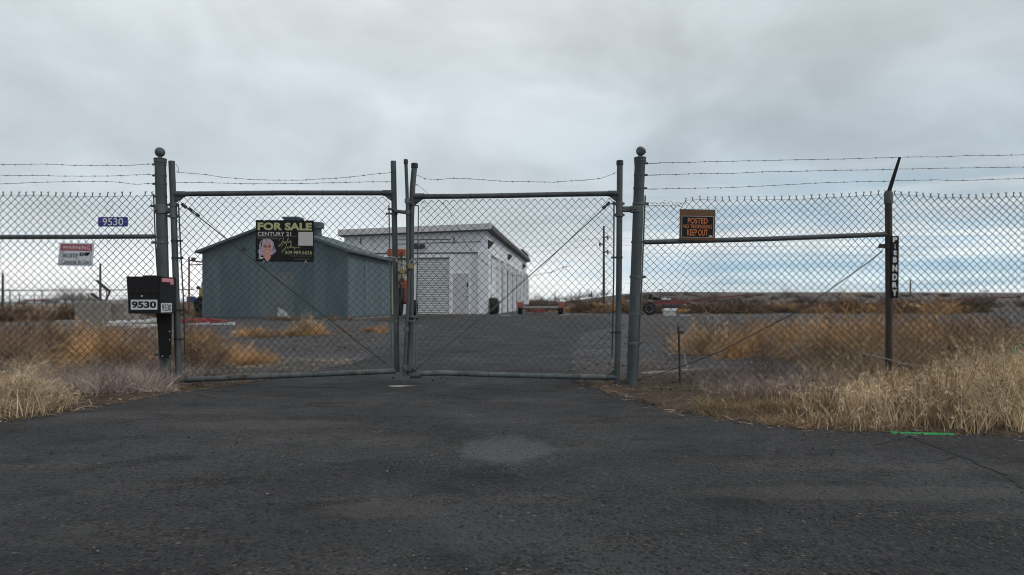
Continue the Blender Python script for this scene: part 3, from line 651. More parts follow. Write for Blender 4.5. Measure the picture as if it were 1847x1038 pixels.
def hinge(post_px, stile_px, y, parent):
    a, b = W(post_px, y), W(stile_px, y-2); sx = 1 if b.x > a.x else -1; mb = MB()
    mb.lathe([(.05, -.032), (.061, -.030), (.061, .030), (.05, .032)], a, 20)
    x0, x1 = sorted((a.x+sx*.045, b.x-sx*.02)); mb.box(x0, x1, YG-.024, YG+.024, a.z-.026, a.z+.026, .004)
    mb.tube([(a.x-.03, YG-.075, a.z), (a.x-.03, YG-.045, a.z)], .012, 6); mb.tube([(a.x+sx*.075, YG-.04, a.z), (a.x+sx*.075, YG+.04, a.z)], .010, 6)
    for dz in (.055, -.055):
        mb.lathe([(.029, -.018), (.039, -.016), (.039, .016), (.029, .018)], (b.x, b.y, a.z+dz), 18); mb.box(b.x-.055, b.x+.05, YG-.012, YG+.012, a.z+dz-.010, a.z+dz+.010)
    mb.lathe([(.029, -.05), (.0335, -.05), (.0335, .05), (.029, .05)], (b.x, b.y, a.z), 18)
    return mb.build('hinge', M['galvw'], parent, smooth=True)
hinge(292, 313, 380, gl)
mb = MB(); c = W(324, 697); mb.lathe([(.004, -.06), (.03, -.055), (.034, 0), (.028, .035), (.006, .04)], c, 14); mb.box(W(300, 0).x, c.x, YG-.015, YG+.015, c.z-.01, c.z+.012); mb.build('hinge', M['dark'], gl, smooth=True)

# right leaf
gr_ = thing('chain_link_gate', (W(925, 547).x, YG+.02, 0), 'right gate leaf, chain link with a bent bottom rail and loose hanging wire', 'gate')
MB().tube([W(747.5, 301), W(744, 340), W(741.8, 400), W(742, 500), W(741, 600), W(737, 677)], .027, 20).build('stile', M['galv'], gr_, smooth=True)
mb = MB(); c = W(747.7, 298); mb.lathe([(.027, -.03), (.033, -.028), (.033, .012), (.026, .018), (.004, .02)], c, 18); mb.build('stile_cap', M['dark'], gr_, smooth=True)
MB().tube([W(1118, 296), W(1117.2, 400), W(1116.5, 500), W(1115, 600), W(1112.5, 686)], .0285, 20).build('stile', M['galv'], gr_, smooth=True)
mb = MB(); c = W(1118, 293); mb.lathe([(.028, -.03), (.034, -.028), (.034, .012), (.026, .018), (.004, .02)], c, 18); mb.build('stile_cap', M['dark'], gr_, smooth=True)
rail(W(746, 355), W(1115, 349.5), .0245, (.16, .30, .45, .58, .68, .8, .91), mid=[W(830, 354.5), W(925, 353), W(1010, 351)]).build('top_rail', [M['galv'], M['dark']], gr_, smooth=True)
rail(W(742, 677), W(1112, 681), .026, (.13, .26, .4, .52, .62, .7, .84), mid=[W(762, 674), W(800, 673), W(870, 675.5), W(960, 678), W(1040, 680)]).build('bottom_rail', [M['galvw'], M['dark']], gr_, smooth=True)
for a in ((746, 354.5, 1, 1), (1116, 349.5, -1, 1), (740, 677.5, 1, -1), (1112, 681, -1, -1)): bracket(W(a[0], a[1]), a[2], a[3]).build('corner_bracket', M['galv'], gr_, smooth=True)
MB().tube([W(742, 371, YG-.014), W(755, 371.5, YG-.014)], .006, 6).build('tension_band', M['galvw'], gr_)
MB().tube([W(755, 371, YG-.014), W(753, 480, YG-.014), W(751, 570, YG-.014), W(750, 655, YG-.014)], .0062, 6).build('tension_bar', M['galvw'], gr_)
MB().tube([W(1107.5, 363, YG-.014), W(1107, 500, YG-.014), W(1104, 645, YG-.014)], .0072, 6).build('tension_bar', M['dark'], gr_)
def rq2(u, v):
    b_ = W(750, 669).lerp(W(1105, 675), u); t_ = W(757, 362).lerp(W(1107, 357), u); return wob(b_.lerp(t_, v), .007)
chain_link(rq2, 52, 45).build('wire_mesh', M['wire'], gr_)
rod = MB().tube([W(745, 670, YG-.02), W(880, 565, YG-.04), W(1020, 440, YG-.04), W(1100, 366, YG-.02)], .0052, 6).build('truss_rod', M['galvw'], gr_)
turnbuckle(W(1089, 375, YG-.03), W(1098, 367, YG-.03)).build('turnbuckle', M['dark'], rod)
barbed(MB(), [(744, 317), (755, 317), (761, 320), (766, 322.5), (790, 324), (819, 322), (860, 324), (925, 328), (1000, 329), (1050, 326), (1085, 321), (1107, 313), (1112, 310), (1122, 310)]).build('barbed_wire', M['barb'], gr_)
barbed(MB(), [(742, 333), (752, 334), (762, 341), (773, 351)], wav=.003).build('barbed_wire', M['barb'], gr_)
barbed(MB(), [(789, 360), (800, 368), (809, 377), (823, 405), (842, 442), (860, 465), (881, 479), (902, 490), (923, 497), (957, 498.5), (1000, 490), (1016, 482), (1030, 480)], Y=YG-.035).build('loose_barbed_wire', M['barb'], gr_)
mb = MB(); mb.tube([W(775, 362), W(770, 352), W(764, 366), W(773, 373), W(762, 374), W(760, 383)], .0018, 4); mb.build('loose_wire', M['wire'], gr_); mb = MB(); mb.tube([W(1018, 482, YG-.04), W(1013, 486, YG-.05), W(1019, 488, YG-.04), W(1022, 482, YG-.04)], .0018, 4); mb.build('loose_wire', M['wire'], gr_)
for yy, x0 in ((368, 1117.4), (465, 1116.8), (600, 1115)):
    c = W(x0, yy); mb = MB(); mb.lathe([(.027, -.01), (.0335, -.01), (.0335, .01), (.027, .01)], c, 16); mb.box(c.x-.08, c.x-.028, YG-.02, YG-.006, c.z-.009, c.z+.009); mb.tube([(c.x-.062, YG-.035, c.z), (c.x-.062, YG+.002, c.z)], .008, 6); mb.build('tension_band', M['dark'], gr_, smooth=True)
hinge(1148, 1117, 378, gr_)
mb = MB(); c = W(1113, 690); mb.lathe([(.004, -.05), (.034, -.045), (.036, -.005), (.030, .01), (.006, .02)], c, 14); mb.box(c.x, W(1140, 0).x, YG-.015, YG+.015, c.z-.01, c.z+.012); mb.build('hinge', M['dark'], gr_, smooth=True)

# drop rod that pins the leaves together in the middle
dr = thing('drop_rod', (W(733, 547).x, YG-.05, 0), 'tall thin capped drop rod standing between the two gate leaves', 'gate latch')
dY = YG-.055
MB().tube([W(732, 291, dY), W(734, 340, dY), W(735.5, 400, dY), W(735.5, 480, dY), W(737, 530, dY), W(733.5, 590, dY), W(731, 640, dY), W(729, 678, dY)], .0165, 14).build('rod', M['galv'], dr, smooth=True)
mb = MB(); mb.lathe([(.0165, -.03), (.021, -.028), (.021, .012), (.015, .018), (.003, .02)], W(732, 291, dY), 14); mb.build('rod_cap', M['dark'], dr, smooth=True)
for yy, xx in ((363, 734.5), (383, 735), (594, 732.5), (663, 730)):
    c = W(xx, yy, dY); MB().lathe([(.016, -.022), (.025, -.020), (.025, .020), (.016, .022)], c, 14).build('guide_collar', M['galvw'], dr, smooth=True)
mb = MB(); a = W(734.5, 364, dY); mb.box(a.x, a.x+.05, dY-.006, dY+.04, a.z-.028, a.z+.028); mb.build('guide_plate', M['galv'], dr); mb = MB(); a = W(730, 663, dY); mb.box(a.x, a.x+.06, dY-.01, dY+.03, a.z-.035, a.z+.03); mb.build('guide_plate', M['galv'], dr)
mb = MB(); mb.tube([W(700, 377, YG-.04), W(712, 378.5, YG-.04)], .012, 8); mb.tube([W(712, 381, YG-.045), W(735, 384, dY)], .0175, 12); mb.build('latch_bar', M['galv'], dr, smooth=True)
mb = MB(); a, b = W(722, 569, YG-.04), W(757, 577, YG-.02); mb.box(a.x, b.x, YG-.045, YG+.02, b.z+.018, a.z-.004, .003); mb.tube([W(736, 578, dY), W(742, 581, dY-.02), W(750, 577, YG-.02), W(757, 574, YG)], .009, 8); mb.build('fork_latch', M['galvw'], dr)

# chain and padlocks
def chain(pts, name='chain', r=.0042, pitch=.03):
    P = [Vector(p) for p in pts]; cum = [0]
    for a, b in zip(P, P[1:]): cum.append(cum[-1]+(b-a).length)
    n = int(cum[-1]/pitch); mb = MB()
    for i in range(n):
        s_ = (i+.5)*pitch; k = max(j for j in range(len(cum)) if cum[j] <= s_); k = min(k, len(P)-2); c = P[k].lerp(P[k+1], (s_-cum[k])/(cum[k+1]-cum[k])); d_ = (P[k+1]-P[k]).normalized()
        u = d_.cross(Vector((0, 1, 0))).normalized() if abs(d_.y) < .9 else Vector((1, 0, 0)); v = d_.cross(u).normalized(); o = (u+v*.4).normalized() if i % 2 else (v-u*.4).normalized()
        ring = [c+d_*math.cos(a)*pitch*.68+o*math.sin(a)*.0115 for a in np.linspace(0, 2*math.pi, 13)]; mb.tube(ring, r, 5, cap=False)
    return mb
chn = thing('gate_chain', W(728, 473, YG-.06), 'pale steel chain looped between the two gate leaves above the padlocks', 'chain')
yb = YG-.07
chain([W(706, 464, yb), W(711, 465, yb), W(718, 473, yb), W(727, 477, yb-.01), W(736, 479, yb-.01), W(740, 475, yb)]).build('chain_run', M['chain'], chn)
chain([W(738, 474, yb-.02), W(744, 469, yb-.02), W(750, 465, yb), W(752, 472, yb), W(745, 480, yb-.01)]).build('chain_run', M['chain'], chn)
chain([W(738, 482, yb-.03), W(739, 495, yb-.03), W(737, 506, yb-.03)]).build('chain_tail', M['galvw'], chn)
def padlock(px, py, s, m, label, rot=0):
    c = W(px, py, YG-.105); t_ = thing('padlock', c, label, 'padlock', 'padlocks on the gate chain'); mb = MB(); mb.box(-.027*s, .027*s, -.013, .013, -.045*s, 0, .004); mb.build('lock_body', m, t_, local=True)
    mb = MB(); mb.tube([(-.017*s, 0, -.004), (-.017*s, 0, .018*s)]+[(.017*s*math.cos(a), 0, .018*s+.017*s*math.sin(a)) for a in np.linspace(math.pi, 0, 9)]+[(.017*s, 0, -.004)], .0042, 6); mb.build('shackle', M['chain'], t_, local=True, smooth=True); t_.rotation_euler[1] = rot
padlock(742, 476, 1.1, M['brass'], 'brass padlock at the knot of the chain on the right leaf', .1)
padlock(727, 486, 1.0, M['brass'], 'brass padlock hanging under the middle of the chain', .2)
padlock(725, 502, .85, M['dark'], 'dark padlock hanging lowest below the chain', 0)

# thin grey air over the plain: far ridge and hills fade a little
hz = MB().box(-5600, 5600, -60, 8600, -3.5, 40).build('haze', bpy.data.materials.new('haze_air')); tag(hz, kind='stuff'); hm = hz.data.materials[0]; hm.use_nodes = True; hn = hm.node_tree; hn.nodes.clear()
pv = hn.nodes.new('ShaderNodeVolumePrincipled'); pv.inputs['Density'].default_value = .0001; pv.inputs['Color'].default_value = (.80, .86, .92, 1); ho = hn.nodes.new('ShaderNodeOutputMaterial'); hn.links.new(pv.outputs[0], ho.inputs['Volume'])
# ================================================================ SIGNS AND BOX AT THE GATE
def sign_root(name, px0, px1, py0, py1, Y, label, rot=0, cat='sign'):
    c = W((px0+px1)/2, (py0+py1)/2, Y); k = Y/F; t_ = thing(name, c, label, cat, ry=R(rot))
    return t_, (px1-px0)*k/2, (py1-py0)*k/2
def rect(mb, x0, x1, z0, z1, y): return mb.face([(x0, y, z0), (x1, y, z0), (x1, y, z1), (x0, y, z1)])
def frame(mb, x0, x1, z0, z1, w_, y):
    rect(mb, x0, x1, z0, z0+w_, y); rect(mb, x0, x1, z1-w_, z1, y); rect(mb, x0, x0+w_, z0+w_, z1-w_, y); rect(mb, x1-w_, x1, z0+w_, z1-w_, y); return mb

# blue house number plate
t_, a, b = sign_root('number_plate', 177, 230.5, 392, 409, YG-.06, 'small blue plate with white number 9530 on the left fence', 0)
mb = MB(); r_ = .008; P = [(x+r_*math.cos(an), z+r_*math.sin(an)) for x, z, a0 in ((a-r_, b-r_, 0), (-a+r_, b-r_, 90), (-a+r_, -b+r_, 180), (a-r_, -b+r_, 270)) for an in [R(a0+q) for q in (0, 30, 60, 90)]]
n = len(P); mb.add([(x, 0, z) for x, z in P]+[(x, .002, z) for x, z in P], [list(range(n))[::-1], list(range(n, 2*n))]+[[i, (i+1) % n, n+(i+1) % n, n+i] for i in range(n)]); mb.build('plate', M['signblue'], t_, local=True)
put_text(MB(), '9530', -a*.70, a*.70, -b*.78, b*.80, -.002, bold=.012).build('lettering', M['white'], t_, local=True)
for s_ in (-1, 1): MB().lathe([(.004, 0), (.004, -.003), (.001, -.004)], (s_*a*.84, 0, 0), 8, 'Y').build('bolt', M['pale'], t_, local=True)

# security camera warning sign
t_, a, b = sign_root('warning_sign', 105.5, 168.5, 438.5, 480, YG-.06, 'white and red warning sign about security cameras, wired to the left fence', 1)
mb = MB(); mb.box(-a, a, 0, .003, -b, b); 
for v in range(len(mb.v)):
    x, y, z = mb.v[v]; mb.v[v] = (x+z*.06, y, z)
mb.build('plate', M['signwhite'], t_, local=True)
sh = lambda p: Vector((p.x+p.z*.06, p.y, p.z))
mb = MB(); rect(mb, -a*.90, a*.86, b*.32, b*.86, -.002).xf(sh).build('red_band', M['signred'], t_, local=True)
put_text(MB(), 'WARNING', -a*.80, a*.80, b*.42, b*.77, -.004, bold=.006, space=1.06, fn=sh).build('lettering', M['white'], t_, local=True)
mb = put_text(MB(), 'Security', -a*.80, a*.14, -b*.46, b*.26, -.003, bold=.0, fn=sh); put_text(mb, 'Cameras In Use', -a*.80, a*.80, -b*.84, -b*.42, -.003, bold=.0, fn=sh); mb.build('lettering', M['black'], t_, local=True)
mb = MB(); frame(mb, -a*.90, a*.88, -b*.90, b*.88, .003, -.0015).xf(sh).build('border', M['black'], t_, local=True)
mb = MB(); P = [(.22, -.08), (.20, .10), (.30, .18), (.48, .14), (.50, .02), (.42, -.12), (.30, -.16)]; mb.face([sh(Vector((x*a, -.003, z*b))) for x, z in P]); P = [(.52, -.10), (.52, .18), (.80, .20), (.80, .08), (.66, -.12)]; mb.face([sh(Vector((x*a, -.003, z*b))) for x, z in P]); mb.build('camera_symbol', M['black'], t_, local=True)
mb = MB(); mb.lathe([(.0085, -.004), (.0085, -.0045)], sh(Vector((.36*a, 0, .02*b))), 14, 'Y'); mb.build('camera_lens', M['signwhite'], t_, local=True)
for sx in (-1, 1):
    for sz in (-1, 1): MB().lathe([(.004, 0), (.004, -.004), (.001, -.005)], sh(Vector((sx*a*.93, 0, sz*b*.93))), 6, 'Y').build('bolt', M['galv'], t_, local=True)

# for sale sign
t_, a, b = sign_root('for_sale_sign', 461, 566, 397.5, 472.5, YG-.04, 'black and gold for sale sign with a portrait, on the left gate leaf', .4)
MB().box(-a, a, 0, .004, -b, b, .0008).build('panel', M['signblack'], t_, local=True)
def zx(fx, fz): return -a+2*a*fx, b-2*b*fz
def tx(mb, s, x0, x1, z0, z1, **k): X0, Z1 = zx(x0, z0); X1, Z0 = zx(x1, z1); return put_text(mb, s, X0, X1, Z0, Z1, -.002, **k)
mb = tx(MB(), 'FOR SALE', .035, .965, .06, .245, bold=.045, space=1.03); tx(mb, '509.989.6626', .51, .97, .735, .82, bold=.006, space=1.08); mb.build('gold_lettering', M['gold'], t_, local=True)
tx(MB(), 'CENTURY 21', .035, .61, .285, .38, bold=.022, space=1.05).build('grey_lettering', M['pale'], t_, local=True)
mb = tx(MB(), 'Active Real Estate', .04, .39, .41, .46); tx(mb, 'julie@johnsonproperties.com', .60, .965, .845, .875); tx(mb, 'EACH OFFICE INDEPENDENT', .66, .92, .925, .95); x0, z1 = zx(.0, .395); x1, z0 = zx(.72, .401); rect(mb, x0, x1, z0, z1, -.002); mb.build('small_lettering', M['dimgold'], t_, local=True)
# handwritten name, as pen strokes
mb = MB()
def pen(pts):
    P = []
    for i in range(len(pts)-1):
        p0, p1, p2, p3 = (Vector((*pts[max(i-1, 0)], 0)), Vector((*pts[i], 0)), Vector((*pts[i+1], 0)), Vector((*pts[min(i+2, len(pts)-1)], 0)))
        for k in range(4):
            u = k/4; P.append(.5*((2*p1)+(-p0+p2)*u+(2*p0-5*p1+4*p2-p3)*u*u+(-p0+3*p1-3*p2+p3)*u**3))
    P.append(Vector((*pts[-1], 0))); Q = []
    for p in P: X, Z = zx(p.x, p.y); Q.append((X, -.0015, Z))
    mb.tube(Q, .0016, 5)
pen([(.40, .50), (.42, .45), (.47, .43), (.485, .45), (.46, .52), (.43, .60), (.405, .64), (.40, .60), (.44, .56), (.47, .53), (.485, .50), (.48, .545), (.505, .535), (.52, .50), (.515, .545), (.535, .53), (.565, .44), (.56, .43), (.545, .49), (.545, .54), (.565, .535), (.58, .50), (.575, .54), (.595, .525), (.61, .50), (.60, .495), (.59, .53), (.605, .545), (.63, .52)])
pen([(.45, .66), (.46, .60), (.50, .565), (.535, .575), (.52, .64), (.49, .73), (.46, .78), (.455, .75), (.50, .69), (.54, .66), (.56, .64), (.55, .675), (.575, .67), (.575, .635), (.59, .66), (.615, .58), (.61, .57), (.595, .66), (.62, .635), (.625, .67), (.645, .64), (.65, .67), (.67, .64), (.675, .67), (.66, .71), (.69, .66), (.71, .64), (.72, .67), (.735, .645), (.745, .67), (.77, .655)])
mb.build('handwritten_name', M['gold'], t_, local=True)
mb = MB(); x0, z1 = zx(.735, .28); x1, z0 = zx(.985, .61); rect(mb, x0, x1, z0, z1, -.002); mb.build('pale_square', M['pale'], t_, local=True)
# flat printed portrait
pm = [M['hair'], M['skin'], M['lips'], M['black'], M['white'], M['pink']]
mb = MB()
def poly2(pts, mi, y):
    c = [(*zx(*p),) for p in pts]; mb.face([(X, y, Z) for X, Z in c], mi)
def ell(cx, cy, rx, ry, mi, y, n=18): poly2([(cx+rx*math.cos(q), cy-ry*math.sin(q)) for q in [2*math.pi*i/n for i in range(n)]][::-1], mi, y)
poly2([(.03, .995), (.045, .92), (.10, .87), (.24, .85), (.31, .90), (.355, .995)], 3, -.0012)
poly2([(.07, .70), (.06, .60), (.085, .52), (.14, .455), (.20, .445), (.265, .47), (.305, .53), (.32, .62), (.33, .68), (.355, .73), (.36, .77), (.33, .76), (.335, .80), (.315, .79), (.30, .83), (.24, .86), (.10, .86), (.085, .90), (.05, .87), (.075, .83), (.045, .79), (.06, .77), (.04, .73)][::-1], 0, -.0016)
poly2([(.13, .66), (.145, .58), (.18, .53), (.23, .53), (.268, .58), (.278, .66), (.272, .73), (.25, .79), (.22, .825), (.19, .825), (.155, .78), (.135, .72)][::-1], 1, -.0022)
poly2([(.16, .78), (.25, .78), (.27, .90), (.235, .99), (.175, .99), (.135, .88)][::-1], 1, -.002)
poly2([(.12, .83), (.14, .87), (.19, .995), (.08, .995)], 3, -.0024); poly2([(.285, .85), (.32, .93), (.33, .995), (.225, .995)][::-1], 3, -.0024)
for ex in (.168, .24): ell(ex, .643, .034, .023, 3, -.0026); ell(ex, .645, .0275, .0155, 1, -.0030); ell(ex, .645, .012, .011, 3, -.0033)
poly2([(.145, .612), (.195, .604), (.195, .612), (.147, .620)][::-1], 3, -.0030); poly2([(.215, .604), (.262, .610), (.26, .618), (.215, .612)][::-1], 3, -.0030)
poly2([(.200, .69), (.212, .69), (.220, .712), (.194, .712)][::-1], 2, -.0026)
poly2([(.168, .735), (.205, .742), (.248, .730), (.235, .772), (.208, .785), (.182, .773)][::-1], 2, -.0026); poly2([(.177, .744), (.205, .750), (.240, .740), (.228, .760), (.19, .764)][::-1], 4, -.003)
poly2([(.115, .64), (.115, .53), (.17, .475), (.225, .47), (.20, .52), (.155, .56), (.13, .66), (.14, .74), (.12, .80), (.105, .72)][::-1], 0, -.0028); poly2([(.22, .47), (.285, .52), (.305, .62), (.30, .72), (.285, .76), (.272, .64), (.25, .55)][::-1], 0, -.0028)
poly2([(.09, .60), (.10, .53), (.125, .50), (.11, .58), (.095, .70)][::-1], 3, -.0031); poly2([(.295, .58), (.31, .64), (.315, .74), (.30, .70)][::-1], 3, -.0031)
for k in range(5): poly2([(.05+k*.014, .94), (.058+k*.014, .94), (.085+k*.016, .89), (.077+k*.016, .89)], 4, -.003)
mb.build('portrait', pm, t_, local=True)
for fx, fz, s_ in ((.14, .0, 1), (.84, .0, 1), (.86, 1.0, -1), (.14, 1.0, -1)):
    X, Z = zx(fx, fz); MB().tube([(X-.012, .01, Z+.012*s_), (X, -.006, Z-.004*s_), (X+.004, -.008, Z-.012*s_), (X+.010, .004, Z+.004*s_)], .0028, 5).build('cable_tie', M['white'], t_, local=True)

# POSTED board
t_, a, b = sign_root('no_trespassing_sign', 1226, 1290, 378, 434, YG-.03, 'orange and black posted no trespassing sign on a brown board', 1)
mb = MB(); mb.box(-a, a, 0, .012, -b, b, .0015); mb.build('backing_board', M['wood'], t_, local=True)
A, B0, B1 = a*.90, -b*.82, b*.56
MB().box(-A, A, -.004, -.0003, B0, B1).build('plate', M['signblack'], t_, local=True)
mb = MB(); frame(mb, -A, A, B0, B1, .004, -.0055); mb.build('border', M['pale'], t_, local=True)
mb = put_text(MB(), 'POSTED', -A*.62, A*.62, B1-.072, B1-.018, -.006, bold=.01); put_text(mb, 'NO TRESPASSING', -A*.88, A*.88, B1-.118, B1-.082, -.006, bold=.004); put_text(mb, 'KEEP OUT', -A*.64, A*.64, B0+.018, B1-.128, -.006, bold=.004); mb.build('lettering', M['orange'], t_, local=True)
mb = MB(); rect(mb, A*.72, A*.93, B0+.006, B0+.022, -.006); mb.build('sticker', M['pale'], t_, local=True)

# vertical black board on the line post
t_, a, b = sign_root('name_board', 1607, 1621, 426, 538, YG-.045, 'narrow black board with white letters running down the rusty line post', .4)
MB().box(-a, a, 0, .010, -b, b, .001).build('board', M['blackw'], t_, local=True)
mb = MB()
for ch, y0, y1, wd in (('P', 428.5, 437.5, .60), ('.', 441, 443, .12), ('I', 444, 449, .10), ('t', 451, 461, .5), ('B', 464, 474, .52), ('N', 478, 490, .62), ('D', 494, 506, .62), ('R', 509, 519, .62), ('Y', 522, 534, .66)):
    k = YG/F; z1 = (482-y0)*k; z0 = (482-y1)*k
    put_text(mb, ch, -a*wd, a*wd, z0, z1, -.0015, bold=.05)
mb.build('lettering', M['white'], t_, local=True)

# numbered steel drop box on the left post
bx = thing('drop_box', (W(290, 547).x, YG-.25, 0), 'black steel box numbered 9530 bolted to the left gate post', 'drop box')
Yf = YG-.36; p0, p1 = W(228, 499, Yf), W(288.5, 566, Yf); X0, X1, Z0, Z1 = p0.x, p1.x, p1.z, p0.z
mb = MB(); V = [(X0, Yf, Z1), (X1, Yf, Z1), (X1, Yf, Z0), (X0+.022, Yf, Z0)]; Vb = [(x, YG-.06, z) for x, y, z in V]
mb.add(V+Vb, [[3, 2, 1, 0], [4, 5, 6, 7], [0, 1, 5, 4], [1, 2, 6, 5], [2, 3, 7, 6], [3, 0, 4, 7]]).build('box_body', M['black'], bx)
zm = W(0, 531, Yf).z
mb = MB(); mb.box(X0+.014, X1-.008, Yf-.008, Yf-.0005, zm+.004, Z1-.006, .001); mb.build('upper_door', M['black'], bx)
mb = MB(); mb.box(X0+.02, X1-.008, Yf-.006, Yf-.0005, Z0+.006, zm-.004, .001); mb.build('lower_panel', M['black'], bx)
mb = MB(); mb.lathe([(.008, 0), (.008, -.008), (.004, -.010)], (W(257, 0, Yf).x, Yf-.007, W(0, 534.5, Yf).z), 12, 'Y'); mb.build('lock', M['pale'], bx)
mb = MB(); mb.box(W(254, 0, Yf).x, W(276, 0, Yf).x, Yf+.04, Yf+.16, Z1, Z1+.012, .002); mb.build('top_hatch', M['black'], bx)
for px in (235, 249, 263, 278, 286):
    for py in (525.5, 563): 
        mb = MB(); mb.lathe([(.003, 0), (.003, -.003), (.001, -.004)], (W(px, 0, Yf).x, Yf-.008, W(0, py, Yf).z), 6, 'Y'); mb.build('rivet', M['galvw'], bx)
x0, x1, z0, z1 = W(237, 0, Yf).x, W(284.5, 0, Yf).x, W(0, 559, Yf).z, W(0, 541, Yf).z
pl_ = MB().box(x0, x1, Yf-.010, Yf-.007, z0, z1).build('number_tiles', M['white'], bx)
mb = put_text(MB(), '9530', x0+.008, x1-.008, z0+.014, z1-.014, -0, bold=.04); mb.v = [(x, Yf-.0112, z) for x, y, z in mb.v]; mb.build('lettering', M['black'], pl_)
mb = MB()
for k in (1, 2, 3): xx = x0+(x1-x0)*k/4; mb.face([(xx-.001, Yf-.0110, z0), (xx+.001, Yf-.0110, z0), (xx+.001, Yf-.0110, z1), (xx-.001, Yf-.0110, z1)])
mb.build('tile_joint', M['galvw'], pl_)
# the side face
def SF(u, v, o=.002): return Vector((X1+o, Yf+u*(YG-.06-Yf), Z0+v*(Z1-Z0)))
mb = MB(); mb.face([SF(.05, .03), SF(.72, .03), SF(.72, .28), SF(.05, .28)]); sp = mb.build('number_label', M['white'], bx)
V, Fc = text_geo('9530', .02); ax = min(v.x for v in V); bx_ = max(v.x for v in V); az = min(v.y for v in V); bz = max(v.y for v in V)
mb = MB(); mb.add([SF(.10+.57*(v.x-ax)/(bx_-ax), .06+.19*(v.y-az)/(bz-az), .0035) for v in V], Fc); mb.build('lettering', M['black'], sp)
mb = MB(); mb.face([SF(.10, .86), SF(.82, .86), SF(.82, .96), SF(.10, .96)]); mb.face([SF(.62, .80), SF(.82, .80), SF(.82, .859), SF(.62, .859)]); mb.build('tape_patch', M['pink'], bx)
# tapering bracket plate below
mb = MB(); y0, y1 = YG-.11, YG-.055; T = [(282, 566), (310, 566), (309, 646), (288, 646)]; V = [W(px, py, y0) for px, py in T]+[W(px, py, y1) for px, py in T]
mb.add(V, [[3, 2, 1, 0], [4, 5, 6, 7], [0, 1, 5, 4], [1, 2, 6, 5], [2, 3, 7, 6], [3, 0, 4, 7]]).build('bracket', M['blackw'], bx)
for px, py in ((306, 598), (306, 613), (293, 643), (307, 643)): mb = MB(); c = W(px, py, y0); mb.lathe([(.006, 0), (.006, -.004), (.002, -.006)], c, 8, 'Y'); mb.build('bolt', M['pale'], bx)

# short iron stake, loose plank pieces, green strip
st = thing('iron_stake', G(1226, 691), 'short dark iron stake standing in the dirt right of the gates', 'stake'); Ys = st.location.y
MB().tube([(st.location.x, Ys, -.03), W(1225.5, 640, Ys), W(1223.5, 588, Ys)], .011, 8).build('stake', M['dark'], st, smooth=True)
mb = MB(); c = W(1224, 600, Ys); mb.box(c.x-.012, c.x+.05, Ys-.01, Ys+.01, c.z-.012, c.z+.014, .002); mb.tube([(c.x+.038, Ys-.02, c.z), (c.x+.038, Ys+.02, c.z)], .011, 6); mb.build('clamp', M['rust'], st)
t_ = thing('wooden_plank', G(70, 711), 'bleached grey plank lying in the weeds at the left edge', 'plank')
mb = MB(); a_, b_ = G(18, 711), G(110, 710); mb.box(a_.x, b_.x, a_.y, a_.y+.09, .02, .055, .004); mb.build('board', M['plank'], t_); mb = MB(); mb.box(a_.x+.01, a_.x+.07, a_.y+.02, a_.y+.08, .0, .019); mb.build('batten', M['plank'], t_)
t_ = thing('wooden_plank', G(1215, 672), 'thin pale plank lying under the right fence beside the stake', 'plank')
mb = MB(); a_, b_ = G(1160, 678), G(1270, 670); d_ = (b_-a_).normalized(); s_ = Vector((-d_.y, d_.x, 0))*.035; V = [a_-s_, b_-s_, b_+s_, a_+s_]; mb.add([(v.x, v.y, .012) for v in V]+[(v.x, v.y, .035) for v in V], [[3, 2, 1, 0], [4, 5, 6, 7], [0, 1, 5, 4], [1, 2, 6, 5], [2, 3, 7, 6], [3, 0, 4, 7]]); mb.build('board', M['plank'], t_)
mb = MB(); P = [G(px, py)+Vector((0, .0, .012)) for px, py in ((1606, 783.5), (1630, 784.5), (1660, 785.5), (1690, 786), (1722, 787))]
for a_, b_ in zip(P, P[1:]): mb.add([a_+Vector((0, -.010, -.006)), b_+Vector((0, -.010, -.006)), b_+Vector((0, .012, .004)), a_+Vector((0, .012, .004)), a_+Vector((0, .02, -.008)), b_+Vector((0, .02, -.008))], [[0, 1, 2, 3], [3, 2, 5, 4]])
tag(mb.build('plastic_edging', M['greenp']), 'bright green plastic strip at the edge of the asphalt, lower right', 'edging')
mb = MB()
for k in range(16):
    c = W(1838+random.uniform(-12, 12), 636+random.uniform(-14, 14), 6.3+random.uniform(-.1, .1)); u = Vector(rng.normal(size=3)).normalized()*random.uniform(.02, .05); v = Vector(rng.normal(size=3)).normalized()*random.uniform(.008, .02); mb.face([c-u-v, c+u-v*.6, c+u*.8+v, c-u*.7+v])
tag(mb.build('plastic_scraps', M['teal']), 'torn teal plastic caught in the tall grass at the right edge', 'litter', kind=None)
mb = MB(); c = G(721, 698.3); n = 26; P = []
for i in range(n): an = 2*math.pi*i/n; r_ = 1+.22*math.sin(an*3+1)+.12*math.sin(an*7); P.append((c.x+.12*r_*math.cos(an), c.y+.05*r_*math.sin(an), .0085))
mb.add([(c.x, c.y, .016)]+P, [[0, 1+i, 1+(i+1) % n] for i in range(n)]); tag(mb.build('spilled_mortar', M['spill']), 'pale dried mortar splat on the asphalt under the gate centre', 'spill')

# ================================================================ BLUE-GREY SHED
def frame_xf(o, ang):
    c, s_ = math.cos(ang), math.sin(ang); return lambda p: Vector((o[0]+p.x*c-p.y*s_, o[1]+p.x*s_+p.y*c, p.z))
SH = (-7.65, 31.8); sang = math.atan2(-.09, .996)*-1
